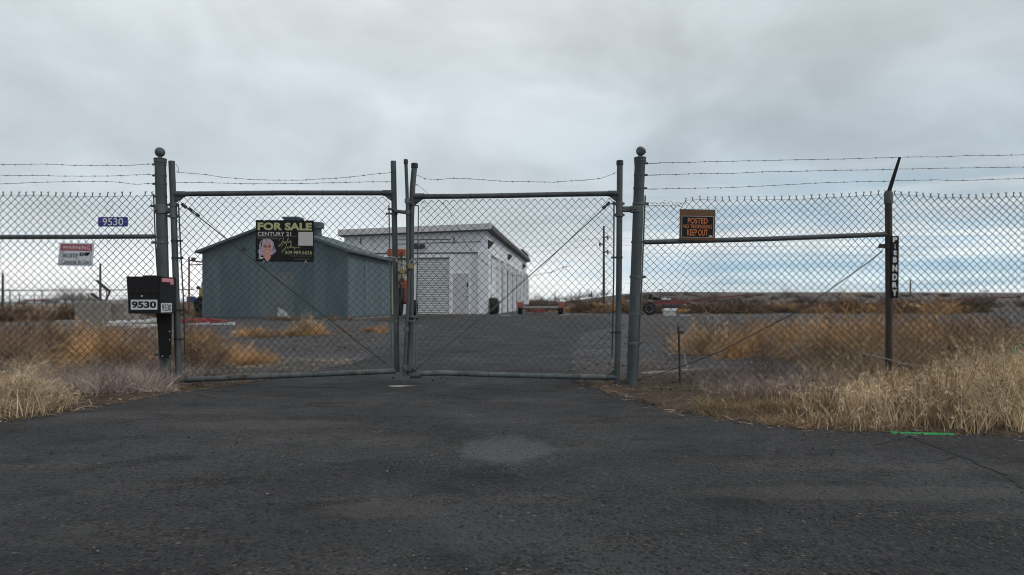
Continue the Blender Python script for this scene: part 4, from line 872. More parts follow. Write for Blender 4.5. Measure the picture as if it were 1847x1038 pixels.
# local: x runs left (negative) along the front, y back along the side
def quadbox(mb, x0, x1, y0, y1, z0, z1): return mb.box(x0, x1, y0, y1, z0, z1)
shed = thing('metal_shed', (SH[0], SH[1], 0), 'blue-grey sheet metal shed with a low gable roof behind the left gate', 'shed', rz=-.085)
L_, D_, He, Hp = 7.05, 8.0, 3.28, 4.52
mb = MB(); xm = -L_/2
mb.face([(-L_, 0, .12), (0, 0, .12), (0, 0, He), (xm, 0, Hp-.05), (-L_, 0, He)]); mb.face([(-L_, D_, .12), (-L_, D_, He), (xm, D_, Hp-.05), (0, D_, He), (0, D_, .12)])
mb.face([(0, 0, .12), (0, D_, .12), (0, D_, He), (0, 0, He)]); mb.face([(-L_, 0, .12), (-L_, 0, He), (-L_, D_, He), (-L_, D_, .12)])
mb.build('wall', M['shed'], shed, local=True)
mb = MB()      # standing seams and sheet laps
for x in (-6.15, -5.2, -4.75, -4.3, -2.55, -1.6, -.95): h_ = He+(Hp-He)*(1-abs(x-xm)/(-xm))-.12; MB().box(x-.012, x+.012, -.018, -.001, .12, h_).build('wall_seam', M['shed'], shed, local=True)
for bb in ((-L_-.02, -L_+.07, -.022, -.001, .12, He-.03), (-.12, .0, -.022, -.001, .12, He-.03), (.001, .016, .0, .12, .12, He-.06)): MB().box(*bb).build('corner_trim', M['shed'], shed, local=True)
for x0_, x1_, zt, mm in ((-4.29, -3.75, .62, 'shedc'), (-2.52, -1.62, .93, 'shedb'), (-.93, -.13, .96, 'shedb'), (-6.12, -5.22, .9, 'shedb'), (-3.7, -2.6, .55, 'shedc')):
    hh_ = (He+(Hp-He)*(1-abs((x0_ if x0_ < xm else x1_)-xm)/(-xm)))*zt-.2; MB().box(x0_, x1_, -.008, -.001, .11, hh_).build('wall_sheet', M[mm], shed, local=True)
for y in (2.6, 5.2, 7.8): MB().box(.001, .02, y-.015, y+.015, .12, He-.08).build('wall_seam', M['shed'], shed, local=True)
mb = MB()
for s_ in (-1, 1):
    xe = xm+s_*(L_/2+.22); ze = He-.06; th = .09; yo0, yo1 = -.28, D_+.25
    P = [(xm, Hp+.06), (xe, ze+.02), (xe, ze+.02-th), (xm, Hp+.06-th)]
    mb.add([(x, yo0, z) for x, z in P]+[(x, yo1, z) for x, z in P], [[0, 1, 2, 3], [7, 6, 5, 4], [0, 4, 5, 1], [1, 5, 6, 2], [2, 6, 7, 3]])
rf_ = mb.build('roof', M['shedroof'], shed, local=True)
mb = MB()
for s_ in (-1, 1):
    xe = xm+s_*(L_/2+.23); ze = He-.05; P = [(xm, Hp+.075), (xe, ze+.02), (xe, ze-.10), (xm, Hp-.045)]
    mb.add([(x, -.31, z) for x, z in P]+[(x, -.285, z) for x, z in P], [[0, 1, 2, 3], [7, 6, 5, 4], [0, 4, 5, 1], [1, 5, 6, 2], [2, 6, 7, 3]])
mb.box(.24, .27, -.3, D_+.2, He-.13, He-.02); mb.build('barge_board', M['shedroof'], shed, local=True)
def vent(lx, ly, zb, zt, r, cap_h, box=False):
    mb = MB()
    if box: mb.box(lx-r, lx+r, ly-r, ly+r, zb, zt, .01); mb.box(lx-r-.05, lx+r+.05, ly-r-.05, ly+r+.05, zt-.08, zt+.02, .01)
    else: mb.lathe([(r*.62, zb-zt), (r*.62, -cap_h), (r, -cap_h+.02), (r, 0), (r*.8, .04)], (lx, ly, zt), 18)
    return mb.build('roof_vent', M['shedroof'], shed, local=True, smooth=not box)
vent(-2.55, 2.9, 3.9, 4.88, .33, .28); vent(-3.45, 2.0, 4.3, 5.05, .36, .2, True)
mb = MB(); mb.box(-L_+.05, -.05, .06, D_-.05, -.05, .119); mb.build('footing', M['conc'], shed, local=True)
mb = MB(); mb.lathe([(.10, -.02), (.10, -.07), (.07, -.075)], (-5.0, 0, 3.35), 12, 'Y'); mb.build('wall_lamp', M['dark'], shed, local=True)
mb = MB(); c = Vector((-2.95, -.04, .16)); mb.add([(-3.4, -.012, .13), (-2.7, -.10, .10), (-2.95, -.05, .42), (-3.35, -.012, .6)], [[0, 1, 2, 3]]); mb.build('bent_sheet', M['pvc'], shed, local=True)

# ================================================================ WHITE BUILDING
wb = thing('white_warehouse', (-1.71, 46.9, 0), 'long white warehouse with roller doors and a beige flat roof edge', 'warehouse', rz=-.097)
Wf, Ls, Hc, Hl = 10.1, 36.0, 5.78, 5.5
mb = MB()
mb.face([(-Wf, 0, 0), (0, 0, 0), (0, 0, Hc), (-Wf, 0, Hl)]); mb.face([(-Wf, Ls, 0), (-Wf, Ls, Hl), (0, Ls, Hc), (0, Ls, 0)])
mb.face([(0, 0, 0), (0, Ls, 0), (0, Ls, Hc), (0, 0, Hc)]); mb.face([(-Wf, 0, 0), (-Wf, 0, Hl), (-Wf, Ls, Hl), (-Wf, Ls, 0)])
mb.build('wall', M['bwall'], wb, local=True)
mb = MB(); ov = .38; x0, x1 = -Wf-.3, ov
def slab(y0, y1, zt0, zt1, th, x0=x0, x1=x1, mb=None):
    P = [(x0, zt0), (x1, zt1), (x1, zt1-th), (x0, zt0-th)]
    return mb.add([(x, y0, z) for x, z in P]+[(x, y1, z) for x, z in P], [[0, 1, 2, 3], [7, 6, 5, 4], [0, 4, 5, 1], [1, 5, 6, 2], [2, 6, 7, 3], [3, 7, 4, 0]])
slab(-.5, Ls+.3, Hl+.40, Hc+.45, .40, mb=mb); mb.build('roof', M['fascia'], wb, local=True)
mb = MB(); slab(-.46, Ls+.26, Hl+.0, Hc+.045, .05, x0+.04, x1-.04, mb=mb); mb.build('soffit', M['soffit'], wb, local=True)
mb = MB(); mb.box(ov+.004, ov+.06, -.45, Ls+.2, Hc-.02, Hc+.28); mb.build('gutter', M['soffit'], wb, local=True)
mb = MB(); mb.box(ov-.1, ov+.12, 24, 33, Hc+.46, Hc+.62); mb.build('roof_patch', M['soffit'], wb, local=True)
mb = MB(); mb.box(-Wf, -.62, -.05, -.001, 4.22, 4.30); mb.box(-6.4, -2.55, -.045, -.001, 5.18, 5.22); mb.build('wall_ledge', M['soffit'], wb, local=True)
mb = MB(); mb.box(-.62, .10, -.16, -.001, 0, 4.35); mb.box(.001, .16, .0, .6, 0, 4.35); mb.build('corner_pillar', M['bside'], wb, local=True)
# roller door and frame on the front
def rolldoor(x0, x1, h, name='roller_door', m='rolldoor'):
    mb = MB(); n = int(h/.12)
    for i in range(n):
        z0 = h*i/n; z1 = h*(i+1)/n; zm_ = (z0+z1)/2
        mb.add([(x0, -.045, z0), (x1, -.045, z0), (x1, -.075, zm_), (x0, -.075, zm_), (x1, -.045, z1), (x0, -.045, z1)], [[0, 1, 2, 3], [3, 2, 4, 5]])
    o = mb.build(name, M[m], wb, local=True)
    mb = MB(); mb.box(x0-.16, x0, -.10, -.001, 0, h+.16); mb.box(x1, x1+.16, -.10, -.001, 0, h+.16); mb.box(x0, x1, -.10, -.001, h, h+.16); mb.build('door_frame', M['bside'], o, local=True)
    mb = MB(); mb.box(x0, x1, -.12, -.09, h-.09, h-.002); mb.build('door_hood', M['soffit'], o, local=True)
    return o
rolldoor(-5.0, -2.62, 3.95); rolldoor(-9.6, -6.1, 4.0, m='cream')
mb = MB(); mb.box(-2.38, -1.28, -.06, -.001, .04, 2.82, .004); o = mb.build('entrance_door', M['mandoor'], wb, local=True)
mb = MB(); mb.box(-2.46, -2.38, -.08, -.001, 0, 2.9); mb.box(-1.28, -1.20, -.08, -.001, 0, 2.9); mb.box(-2.38, -1.28, -.08, -.001, 2.82, 2.9); mb.build('door_frame', M['bside'], o, local=True)
mb = MB(); mb.tube([(-1.42, -.12, 1.25), (-1.36, -.14, 1.25), (-1.36, -.06, 1.25)], .03, 6); mb.build('door_handle', M['dark'], o, local=True)
mb = MB(); mb.box(-1.40, -1.31, -.09, -.061, 1.9, 2.2); mb.build('door_lock', M['dark'], o, local=True)
mb = MB(); mb.box(-5.2, .1, -.9, -.17, 0, .07); mb.build('door_step', M['conc'], wb, local=True)
def flood(x, y, z, side_):
    mb = MB()
    if side_: mb.add([(.0, y-.25, z+.3), (.0, y+.25, z+.3), (.42, y+.2, z+.1), (.42, y-.2, z+.1), (.0, y-.25, z-.35), (.0, y+.25, z-.35)], [[0, 1, 2, 3], [0, 3, 4], [1, 5, 2], [3, 2, 5, 4]])
    else: mb.box(x-.32, x+.0, -.28, -.06, z-.16, z+.16, .02); mb.box(x+.08, x+.42, -.28, -.06, z-.14, z+.14, .02); mb.tube([(x-.1, -.15, z), (x+.2, -.15, z)], .04, 6)
    return mb.build('flood_light', M['dark'], wb, local=True)
flood(-4.75, 0, 4.72, False); flood(0, .55, 4.9, True); flood(0, 14.0, 4.9, True); flood(0, 30, 4.9, True)
for x, z in ((-8.9, 5.35), (-2.3, 5.35)): MB().tube([(x, -.02, z), (x, -.04, z-.45)], .04, 6).build('wall_pipe', M['soffit'], wb, local=True)
MB().tube([(-6.4, -.06, 4.9), (-2.3, -.06, 5.0), (-.4, -.06, 5.02)], .018, 5).build('wall_cable', M['dark'], wb, local=True)
# side wall: pilasters, lintel, recessed shutters
mb = MB(); mb.box(.001, .16, 1.9, Ls-.3, 4.18, 4.35); mb.build('side_lintel', M['bside'], wb, local=True)
for k in range(8):
    y = 5.2+k*4.25; mb = MB(); mb.box(.001, .30, y-.24, y+.24, 0, 4.18); mb.build('pilaster', M['bside'], wb, local=True)
    mb = MB(); mb.box(.001, .05, y+.6, y+3.3, 0.02, 3.6); d0 = mb.build('side_shutter', M['rolldoor'], wb, local=True)
    mb = MB(); mb.box(.051, .10, y+.5, y+.6, 0.02, 3.7); mb.box(.051, .10, y+3.3, y+3.4, .02, 3.7); mb.box(.051, .10, y+.6, y+3.3, 3.6, 3.7); mb.build('shutter_frame', M['soffit'], d0, local=True)
mb = MB(); mb.box(.001, .06, 1.2, 2.3, 2.2, 4.0, .01); mb.build('window', M['glass'], wb, local=True); mb = MB(); mb.box(.001, .08, 1.1, 2.2, 0, 1.4); mb.build('side_hatch', M['soffit'], wb, local=True)

# ================================================================ YARD OBJECTS
def tyre(mb, c, r, w_, ax='X', n=24):
    mb.lathe([(r*.56, -w_*.42), (r*.60, -w_/2), (r*.86, -w_/2), (r*.97, -w_*.38), (r, -w_*.2), (r, w_*.2), (r*.97, w_*.38), (r*.86, w_/2), (r*.60, w_/2), (r*.56, w_*.42)], c, n, ax); return mb
def rimm(mb, c, r, w_, ax='X', n=18): mb.lathe([(r*.12, -w_*.30), (r*.2, -w_*.34), (r*.40, -w_*.18), (r*.52, -w_*.46), (r*.57, -w_*.46), (r*.57, w_*.46), (r*.2, w_*.3)], c, n, ax); return mb
# old tyres leaning by the warehouse corner
g0 = G(889, 567.5)
for i, (dx, dy, rz, lab) in enumerate(((0, 0, .5, 'big old black tyre standing against the warehouse corner, the front one'), (.08, .42, .35, 'big old black tyre behind the front one at the warehouse corner'))):
    t_ = thing('old_tyre', (g0.x+dx, g0.y-1.0+dy, 0), lab, 'tyre', 'old tyres at the warehouse corner', rz=R(14)+rz*.2); r_ = .57
    o = tyre(MB(), (0, 0, r_), r_, .52).build('tyre', M['rubber'], t_, local=True, smooth=True); rimm(MB(), (0, 0, r_), r_, .46).build('rim', M['dark'], t_, local=True, smooth=True)
    mb = MB(); mb.lathe([(r_*.22, -.12), (r_*.30, -.13), (r_*.30, -.10)], (0, 0, r_), 14, 'X'); mb.build('hub', M['pale'], t_, local=True)
mb = MB(); c = g0+Vector((-.1, -.8, 1.14)); mb.box(c.x-.35, c.x+.3, c.y-.02, c.y+.6, c.z, c.z+.07); mb.box(c.x-.1, c.x+.05, c.y, c.y+.1, c.z+.071, c.z+.3); tag(mb.build('white_board', M['plastic']), 'white scrap board resting on top of the old tyres', 'board')

# red wheeled implement with a plank bed (right of the warehouse)
Yt = 47.5; tr = thing('flatbed_trailer', W(975, 567, Yt)*Vector((1, 1, 0)) if False else (W(975, 0, Yt).x, Yt, 0), 'low red axle trailer with a pale plank bed beside the warehouse', 'trailer')
k = Yt/F
for px in (938, 1011):
    x = W(px, 0, Yt).x; r_ = .42
    w_ = tyre(MB(), (x, Yt, r_), r_, .34).build('wheel', M['rubber'], tr, smooth=True); rimm(MB(), (x, Yt, r_), r_, .3).build('rim', M['redp'], w_, smooth=True)
    mb = MB(); P = [(r_*1.12*math.cos(q), r_*1.12*math.sin(q)) for q in np.linspace(R(5), R(175), 9)]
    for (a0, b0), (a1, b1) in zip(P, P[1:]): mb.add([(x-.2, Yt+a0, r_+b0), (x+.2, Yt+a0, r_+b0), (x+.2, Yt+a1, r_+b1), (x-.2, Yt+a1, r_+b1), (x-.2, Yt+a0*.9, r_+b0*.9), (x+.2, Yt+a0*.9, r_+b0*.9), (x+.2, Yt+a1*.9, r_+b1*.9), (x-.2, Yt+a1*.9, r_+b1*.9)], [[0, 1, 2, 3], [7, 6, 5, 4], [0, 3, 7, 4], [1, 5, 6, 2]])
    mb.build('mudguard', M['redp'], tr)
a_, b_ = W(944, 0, Yt).x, W(1005, 0, Yt).x
MB().box(a_, b_, Yt-1.2, Yt+1.0, .48, .56, .01).build('plank_bed', M['plank'], tr)
mb = MB(); mb.box(a_, b_, Yt-1.24, Yt-1.21, .44, .60); mb.build('side_rail', M['plank'], tr); MB().box(a_, b_, Yt+1.01, Yt+1.05, .60, .70).build('side_rail', M['dark'], tr)
mb = MB(); mb.tube([(a_-.1, Yt, .40), (b_+.1, Yt, .40)], .06, 8); mb.build('axle', M['dark'], tr)
mb = MB(); x = W(968, 0, Yt).x; mb.box(x-.45, x+.5, Yt-1.5, Yt-1.26, .16, .42, .03); mb.tube([(x, Yt-1.5, .3), (x+.1, Yt-2.2, .15)], .05, 6); mb.build('hitch', M['redp'], tr)

# red auger-like implement with tyre, seat and long boom
Ya = 44.5; au = thing('farm_implement', (W(1180, 0, Ya).x, Ya, 0), 'rusty red farm implement with a long thin boom, seat and steering wheel', 'farm implement')
c = W(1172, 557.5, Ya); r_ = .44; c.z = r_
w_ = tyre(MB(), c, r_, .24, 'X').build('wheel', M['rubber'], au, smooth=True)
for v in w_.data.vertices:
    p = v.co+Vector((au.location.x, Ya, 0))-c; an = R(52); v.co = Vector((p.x*math.cos(an)-p.y*math.sin(an), p.x*math.sin(an)+p.y*math.cos(an), p.z))+c-Vector((au.location.x, Ya, 0))
rm = rimm(MB(), c, r_, .22, 'X').build('rim', M['rim'], w_, smooth=True)
for v in rm.data.vertices:
    p = v.co+Vector((au.location.x, Ya, 0))-c; an = R(52); v.co = Vector((p.x*math.cos(an)-p.y*math.sin(an), p.x*math.sin(an)+p.y*math.cos(an), p.z))+c-Vector((au.location.x, Ya, 0))
c2 = c+Vector((1.7, .9, 0)); tyre(MB(), c2, r_, .24).build('wheel', M['rubber'], au, smooth=True)
def bar(p, q, h, w_=.12):
    p, q = Vector(p), Vector(q); d_ = (q-p).normalized(); s_ = d_.cross(Vector((0, 0, 1))).normalized()*w_/2; u = Vector((0, 0, h/2)); V = [p-s_-u, p+s_-u, p+s_+u, p-s_+u, q-s_-u, q+s_-u, q+s_+u, q-s_+u]
    return MB().add(V, [[0, 1, 2, 3], [7, 6, 5, 4], [0, 4, 5, 1], [1, 5, 6, 2], [2, 6, 7, 3], [3, 7, 4, 0]])
bar(W(1178, 546, Ya), W(1235, 545, Ya), .26, .3).build('chassis_beam', M['redp'], au)
bar(W(1236, 543, Ya), W(1348, 532, Ya), .075, .08).build('boom', M['redp'], au)
mb = bar(W(1236, 546, Ya), W(1310, 542, Ya), .035, .05); m2_ = bar(W(1257, 546, Ya), W(1268, 541, Ya), .03, .04); mb.add(m2_.v, m2_.f); mb.build('boom_brace', M['redp'], au)
MB().tube([W(1333, 534, Ya), W(1333, 552, Ya)], .03, 6).build('boom_stand', M['rust'], au)
mb = MB(); mb.tube([W(1343, 536, Ya), W(1345, 531, Ya), W(1350, 531, Ya)], .04, 6); mb.build('boom_tip', M['dark'], au)
bar(W(1142, 550, Ya), W(1170, 547.5, Ya), .05, .06).build('draw_bar', M['redp'], au)
mb = MB(); c = W(1181, 538, Ya)
for (dx, dz, w2, h2) in ((-.15, .02, .5, .12), (.1, -.06, .55, .14), (-.28, .14, .14, .22)): mb.box(c.x+dx-w2/2, c.x+dx+w2/2, Ya-.25, Ya+.25, c.z+dz-h2/2, c.z+dz+h2/2, .04)
mb.build('seat', M['rubber'], au)
mb = MB(); c = W(1192, 529.5, Ya); rr = .26; mb.tube([(c.x+rr*math.cos(q), Ya+rr*.2*math.cos(q), c.z+rr*math.sin(q)) for q in np.linspace(0, 2*math.pi, 25)], .018, 6)
for q in (90, 215, 325): mb.tube([c, (c.x+rr*math.cos(R(q)), Ya, c.z+rr*math.sin(R(q)))], .02, 5)
mb.tube([c, W(1191, 541, Ya)], .03, 6); mb.build('steering_wheel', M['dark'], au)
mb = MB(); c = W(1199, 540, Ya); mb.box(c.x-.25, c.x+.35, Ya-.2, Ya+.2, c.z-.08, c.z+.06, .02); mb.tube([W(1195, 543, Ya), W(1200, 536, Ya), W(1206, 543, Ya)], .03, 5); mb.build('engine_cover', M['pvc'], au)
mb = MB(); c = W(1209, 552, Ya); mb.box(c.x-.5, c.x+.5, Ya-.2, Ya+.2, c.z-.14, c.z+.1, .03); mb.build('gearbox', M['dark'], au)
Yb = 42.5; cb = thing('cooler_box', (W(1209, 0, Yb).x, Yb, 0), 'white lidded plastic box on the gravel by the farm implement', 'box')
mb = MB(); w2 = 12*Yb/F; x = W(1209, 0, Yb).x; mb.box(x-w2*.88, x+w2*.88, Yb, Yb+.5, 0, .26, .02); mb.build('box_body', M['plastic'], cb); MB().box(x-w2*.98, x+w2*.98, Yb-.03, Yb+.53, .262, .46, .04).build('box_lid', M['white'], cb); MB().box(x-.09, x+.09, Yb-.06, Yb-.031, .24, .34, .01).build('latch', M['pale'], cb)
# second boom lying far right
b2 = thing('irrigation_boom', (W(1700, 0, 60).x, 60, 0), 'long thin dark red boom lying level beyond the brush on the right', 'boom')
bar(W(1560, 548, 60), W(1838, 536, 60), .08, .1).build('boom_tube', M['redp'], b2)
for px, py in ((1640, 544), (1770, 539)): MB().tube([W(px, py, 60), (W(px-2, 0, 60).x, 60, 0.05)], .035, 5).build('boom_stand', M['rust'], b2)
MB().lathe([(.02, -.2), (.12, -.1), (.12, .1), (.02, .2)], W(1838, 535.5, 60), 10, 'X').build('boom_end', M['dark'], b2)

# orange lift truck between the shed and the warehouse
Yo = 43.0; ot = thing('forklift_truck', (W(725, 0, Yo).x, Yo, 0), 'orange lift truck with a tall mast parked behind the shed corner', 'forklift')
def OX(px): return W(px, 0, Yo).x
def OZ(py): return W(0, py, Yo).z
MB().box(OX(719), OX(741), Yo-.5, Yo+1.4, OZ(549), OZ(505), .12).build('body', M['orangep'], ot)
mb = MB(); mb.box(OX(719), OX(733), Yo-.7, Yo-.52, OZ(545), OZ(520), .03); mb.tube([(OX(727), Yo-.72, OZ(540)), (OX(727), Yo-.75, OZ(516)), (OX(723), Yo-.7, OZ(508))], .08, 6); mb.build('counterweight', M['dark'], ot)
for px in (719, 729): MB().box(OX(px), OX(px)+.14, Yo-.2, Yo, OZ(545), OZ(450)).build('mast_rail', M['cream'], ot)
MB().box(OX(700), OX(733), Yo-.25, Yo-.05, OZ(463), OZ(450), .02).build('mast_head', M['orangep'], ot)
for py in (468, 492): MB().box(OX(714), OX(736), Yo-.3, Yo-.21, OZ(py)-.06, OZ(py)+.06, .01).build('cross_member', M['dark'], ot)
MB().tube([(OX(726), Yo-.3, OZ(520)), (OX(726), Yo-.3, OZ(455))], .06, 8).build('lift_ram', M['dark'], ot)
c = Vector((OX(722), Yo-.6, .66)); w_ = tyre(MB(), c, .66, .42).build('wheel', M['rubber'], ot, smooth=True)
rimm(MB(), c, .66, .38).build('rim', M['redp'], w_, smooth=True)
c = Vector((OX(745), Yo+.4, .5)); w_ = tyre(MB(), c, .5, .4).build('wheel', M['rubber'], ot, smooth=True); rimm(MB(), c, .5, .36).build('rim', M['redp'], w_, smooth=True)

# left yard: concrete block, rods, pipes, hoses, frame, loader
Yc = 24.0
cb = thing('concrete_block', (W(180, 0, Yc).x, Yc, 0), 'weathered concrete block beyond the left fence, the larger one', 'concrete block')
MB().box(W(134, 0, Yc).x, W(193, 0, Yc).x, Yc, Yc+1.2, -.02, W(0, 543, Yc).z, .03).build('block', M['conc'], cb)
cb2 = thing('concrete_block', (W(210, 0, Yc).x, Yc+.3, 0), 'shorter concrete block abutting the larger one on its right', 'concrete block')
MB().box(W(193.6, 0, Yc).x, W(226, 0, Yc+.3).x, Yc+.25, Yc+1.3, -.02, W(0, 545, Yc).z-.03, .03).build('block', M['conc'], cb2)
def topthing(mb, name, m, label, cat, group=None): return tag(mb.build(name, m), label, cat, group)
topthing(MB().tube([W(174, 506, Yc), W(198, 526, Yc+.4)], .045, 8), 'steel_rod', M['dark'], 'dark rod leaning up over the concrete block, the higher one', 'rod')
topthing(MB().tube([W(164, 530, Yc), W(186, 544, Yc+.4)], .045, 8), 'steel_rod', M['dark'], 'dark rod lying on the edge of the concrete block, the lower one', 'rod')
topthing(MB().tube([W(199, 524, Yc+.45), W(190, 545, Yc+.45)], .035, 8), 'wooden_prop', M['polew'], 'short prop slanting under the upper rod on the concrete block', 'prop')
for i, (p, q, r_, lab) in enumerate((((186, 593), (285, 586), .035, 'long thin white pipe lying in front of the other pipes'), ((196, 588), (222, 583), .09, 'white pipe with a dark open end next to the concrete block'), ((226, 587), (248, 582), .09, 'white pipe with a dark open end in the middle of the pipe pile'), ((250, 586), (276, 580), .10, 'stubby white pipe at the right end of the pipe pile'))):
    Yp = 21.6+.2*i; a_, b_ = W(p[0], 0, Yp), W(q[0], 0, Yp); a_.z = r_+.04; b_.z = r_+.06+.02*i; b_.y += .3
    t_ = thing('drain_pipe', (a_.x, a_.y, 0), lab, 'pipe', 'white pipes by the concrete block'); MB().tube([a_, b_], r_, 12).build('pipe', M['pvc'], t_, smooth=True)
    if i: MB().tube([b_-(b_-a_).normalized()*.04, b_+(b_-a_).normalized()*.05], r_*1.14, 12).build('pipe_socket', M['dark'], t_, smooth=True)
mb = MB(); 
for i in range(7): c = Vector((W(265+i*3, 0, 22).x, 21.4+.08*i, .05+.02*(i % 3))); u = Vector((random.uniform(.15, .3), random.uniform(-.1, .1), random.uniform(-.02, .05))); v = Vector((random.uniform(-.05, .05), .1, .03)); mb.face([c-u-v, c+u-v, c+u+v, c-u+v])
topthing(mb, 'crumpled_sheeting', M['plastic'], 'crumpled white sheeting on the ground under the drop box', 'sheeting')
for i, (p0_, p1_, z0, lab) in enumerate(((92, 130, .14, 'pale plank stack lying left of the concrete block'), )):
    t_ = thing('plank_stack', (W(110, 0, 23).x, 23, 0), lab, 'planks')
    for j in range(3): MB().box(W(p0_+j*3, 0, 23).x, W(p1_+j, 0, 23).x, 23+.02*j, 23.5, .02+.07*j, .08+.07*j, .004).build('plank', M['plank'], t_)
mb = MB()
for i in range(12):
    x = W(345+i*4.6, 0, 26).x; mb2 = [Vector((x+random.uniform(-.4, .4), 25.4+random.uniform(-.5, .8), random.uniform(.04, .22))) for _ in range(7)]
    mb2.sort(key=lambda p: p.x); mb.tube(mb2, .022, 5)
topthing(mb, 'hose_heap', M['redhose'], 'tangled heap of red hose at the left corner of the shed', 'hose')
for i in range(6):
    x = W(352+i*14, 0, 25).x; c = Vector((x, 24.6+.1*(i % 2), .05)); mb = MB(); mb.box(c.x-.12, c.x+.12, c.y, c.y+.1, 0, .06+.02*(i % 3), .01); topthing(mb, 'scrap_piece', M['plastic' if i % 2 else 'pvc'], 'small white scrap lying in front of the red hose heap', 'scrap', 'white scraps in front of the hose heap')
Yr = 40.0; fr = thing('pipe_frame', (W(341, 0, Yr).x, Yr, 0), 'thin red pipe frame standing left of the shed', 'frame')
MB().tube([(W(341, 0, Yr).x, Yr, 0), W(341, 464, Yr)], .05, 8).build('upright', M['redp'], fr)
MB().tube([W(341, 470, Yr), W(380, 475, Yr+1)], .04, 8).build('top_bar', M['redp'], fr); MB().tube([W(341, 478.5, Yr), W(380, 476.5, Yr+1)], .03, 8).build('lower_bar', M['redp'], fr)
mb = MB(); c = W(349, 468, Yr); mb.box(c.x-.1, c.x+.1, Yr-.1, Yr+.1, c.z-.08, c.z+.1, .03); mb.build('pulley', M['dark'], fr)
Yl = 38.0; ld = thing('yellow_loader', (W(366, 0, Yl).x, Yl, 0), 'yellow machine partly hidden behind the left end of the shed', 'machine')
mb = MB(); c = W(370, 530, Yl)
mb.box(c.x-.25, c.x+1.6, Yl-.3, Yl+1.5, c.z-.25, c.z+.35, .1); mb.build('body', M['yellow'], ld)
mb = MB(); mb.box(c.x-.15, c.x+.2, Yl-.2, Yl+.2, c.z+.36, c.z+.62, .04); mb.build('exhaust_box', M['yellow'], ld); MB().lathe([(.02, -.08), (.09, -.07), (.09, .07), (.02, .08)], c+Vector((-.22, -.35, .32)), 10, 'Y').build('lamp', M['dark'], ld)
mb = tyre(MB(), (c.x-.1, Yl-.2, .75), .42, .3, 'Y'); mb.build('wheel', M['rubber'], ld, smooth=True); mb = tyre(MB(), (c.x+.9, Yl-.2, .75), .42, .3, 'Y'); mb.build('wheel', M['rubber'], ld, smooth=True)
mb = MB(); mb.box(c.x-.6, c.x+1.5, Yl, Yl+1, .3, .74, .04); mb.build('chassis', M['dark'], ld)
mb = MB(); c = W(345, 0, 50); mb.lathe([(.02, 0), (.29, 0), (.31, .04), (.30, .40), (.32, .43), (.30, .46), (.30, .84), (.32, .87), (.30, .90), (.31, 1.24), (.29, 1.28), (.02, 1.28)], (c.x, 50, 0), 18); topthing(mb, 'plastic_barrel', M['bluep'], 'blue plastic barrel standing left of the shed', 'barrel')
for i, (px, py, l) in enumerate(((912, 570, .5), (1018, 569, .35), (1060, 566, 1.2), (1236, 570, .6))):
    g_ = G(px, py); mb = MB(); mb.box(g_.x-l/2, g_.x+l/2, g_.y, g_.y+.18, .01, .05); topthing(mb, 'ground_board', M['plastic' if i != 2 else 'plank'], ('white board on the gravel left of the red trailer', 'short white scrap at the right wheel of the red trailer', 'pale flat board on the yard edge near the right gate stile', 'thin white strip on the ground right of the white box')[i], 'board')

# ================================================================ POLES AND WIRES
def pole(px, ptop, Y, r, label, arms=(), group=None, zb=0.0, side=1):
    x = W(px, 0, Y).x; t_ = thing('utility_pole', (x, Y, zb), label, 'utility pole', group)
    MB().tube([(x, Y, zb-.2), (x, Y, W(0, ptop, Y).z)], r*1.15, 8, r2=r*.8).build('pole', M['polew'], t_, smooth=True)
    for py, half, tilt in arms:
        z = W(0, py, Y).z; MB().box(x-half*k0(Y), x+half*k0(Y), Y-.12, Y-.02+r, z-.06, z+.06).build('cross_arm', M['polew'], t_)
    return t_
def k0(Y): return Y/F
p1 = pole(1089, 408, 99, .17, 'tall utility pole with splayed insulator struts behind the right gate leaf', ((511, 5, 0),))
for (xa, ya, xb, yb2) in ((1089, 425, 1096, 429), (1089, 438, 1082, 441), (1089, 452, 1096, 455)):
    mb = MB(); mb.tube([W(xa, ya+4, 98.8), W(xb, yb2-2, 98.8)], .09, 6); mb.build('strut', M['polew'], p1); mb = MB(); mb.lathe([(.04, -.3), (.14, -.25), (.14, .25), (.04, .3)], W(xb, yb2, 98.8), 8); mb.build('insulator', M['line'], p1)
pole(1642, 505, 330, .35, 'distant T-shaped utility pole on the ridge right of the line post', ((506, 6, 0),), zb=3)
pole(181, 476, 75, .12, 'thin utility pole behind the concrete block on the left')
pole(5, 493, 75, .12, 'thin utility pole at the far left edge')
for i, px in enumerate((35, 62, 118, 160, 1001, 1030, 1046, 1067, 1268, 1305, 1450, 1790)):
    pole(px, 530+(i % 3)*3 if px < 900 else 522+(i % 3)*3, 420, .3, 'tiny far-off utility pole on the skyline', (), 'tiny far-off poles on the skyline', zb=0 if px < 900 else 2)
lines = [((1089, 443), (3300, 395), 98.8, 6), ((1089, 430), (3400, 360), 98.8, 6), ((1089, 456), (3300, 420), 98.8, 6), ((1089, 511), (3200, 470), 98.8, 5), ((1089, 429), (-900, 545), 98.8, 10), ((1089, 441), (-900, 552), 98.8, 10), ((1089, 512), (-900, 560), 98.8, 6)]
for i, (a_, b_, Y, sag) in enumerate(lines):
    A_, B_ = W(*a_, Y), W(b_[0], b_[1], Y); B_ = B_+Vector((0, 60, 0)) if i > 3 else B_; n = 40; P = []
    if i > 3: B_.z = max(B_.z, 4)
    for j in range(n+1): u = j/n; p = A_.lerp(B_, u); p.z -= 4*u*(1-u)*sag*.25; P.append(p)
    mb = MB(); mb.tube(P, .014, 4); topthing(mb, 'power_line', M['line'], 'thin power line strung from the tall utility pole', 'power line', 'power lines from the tall pole')
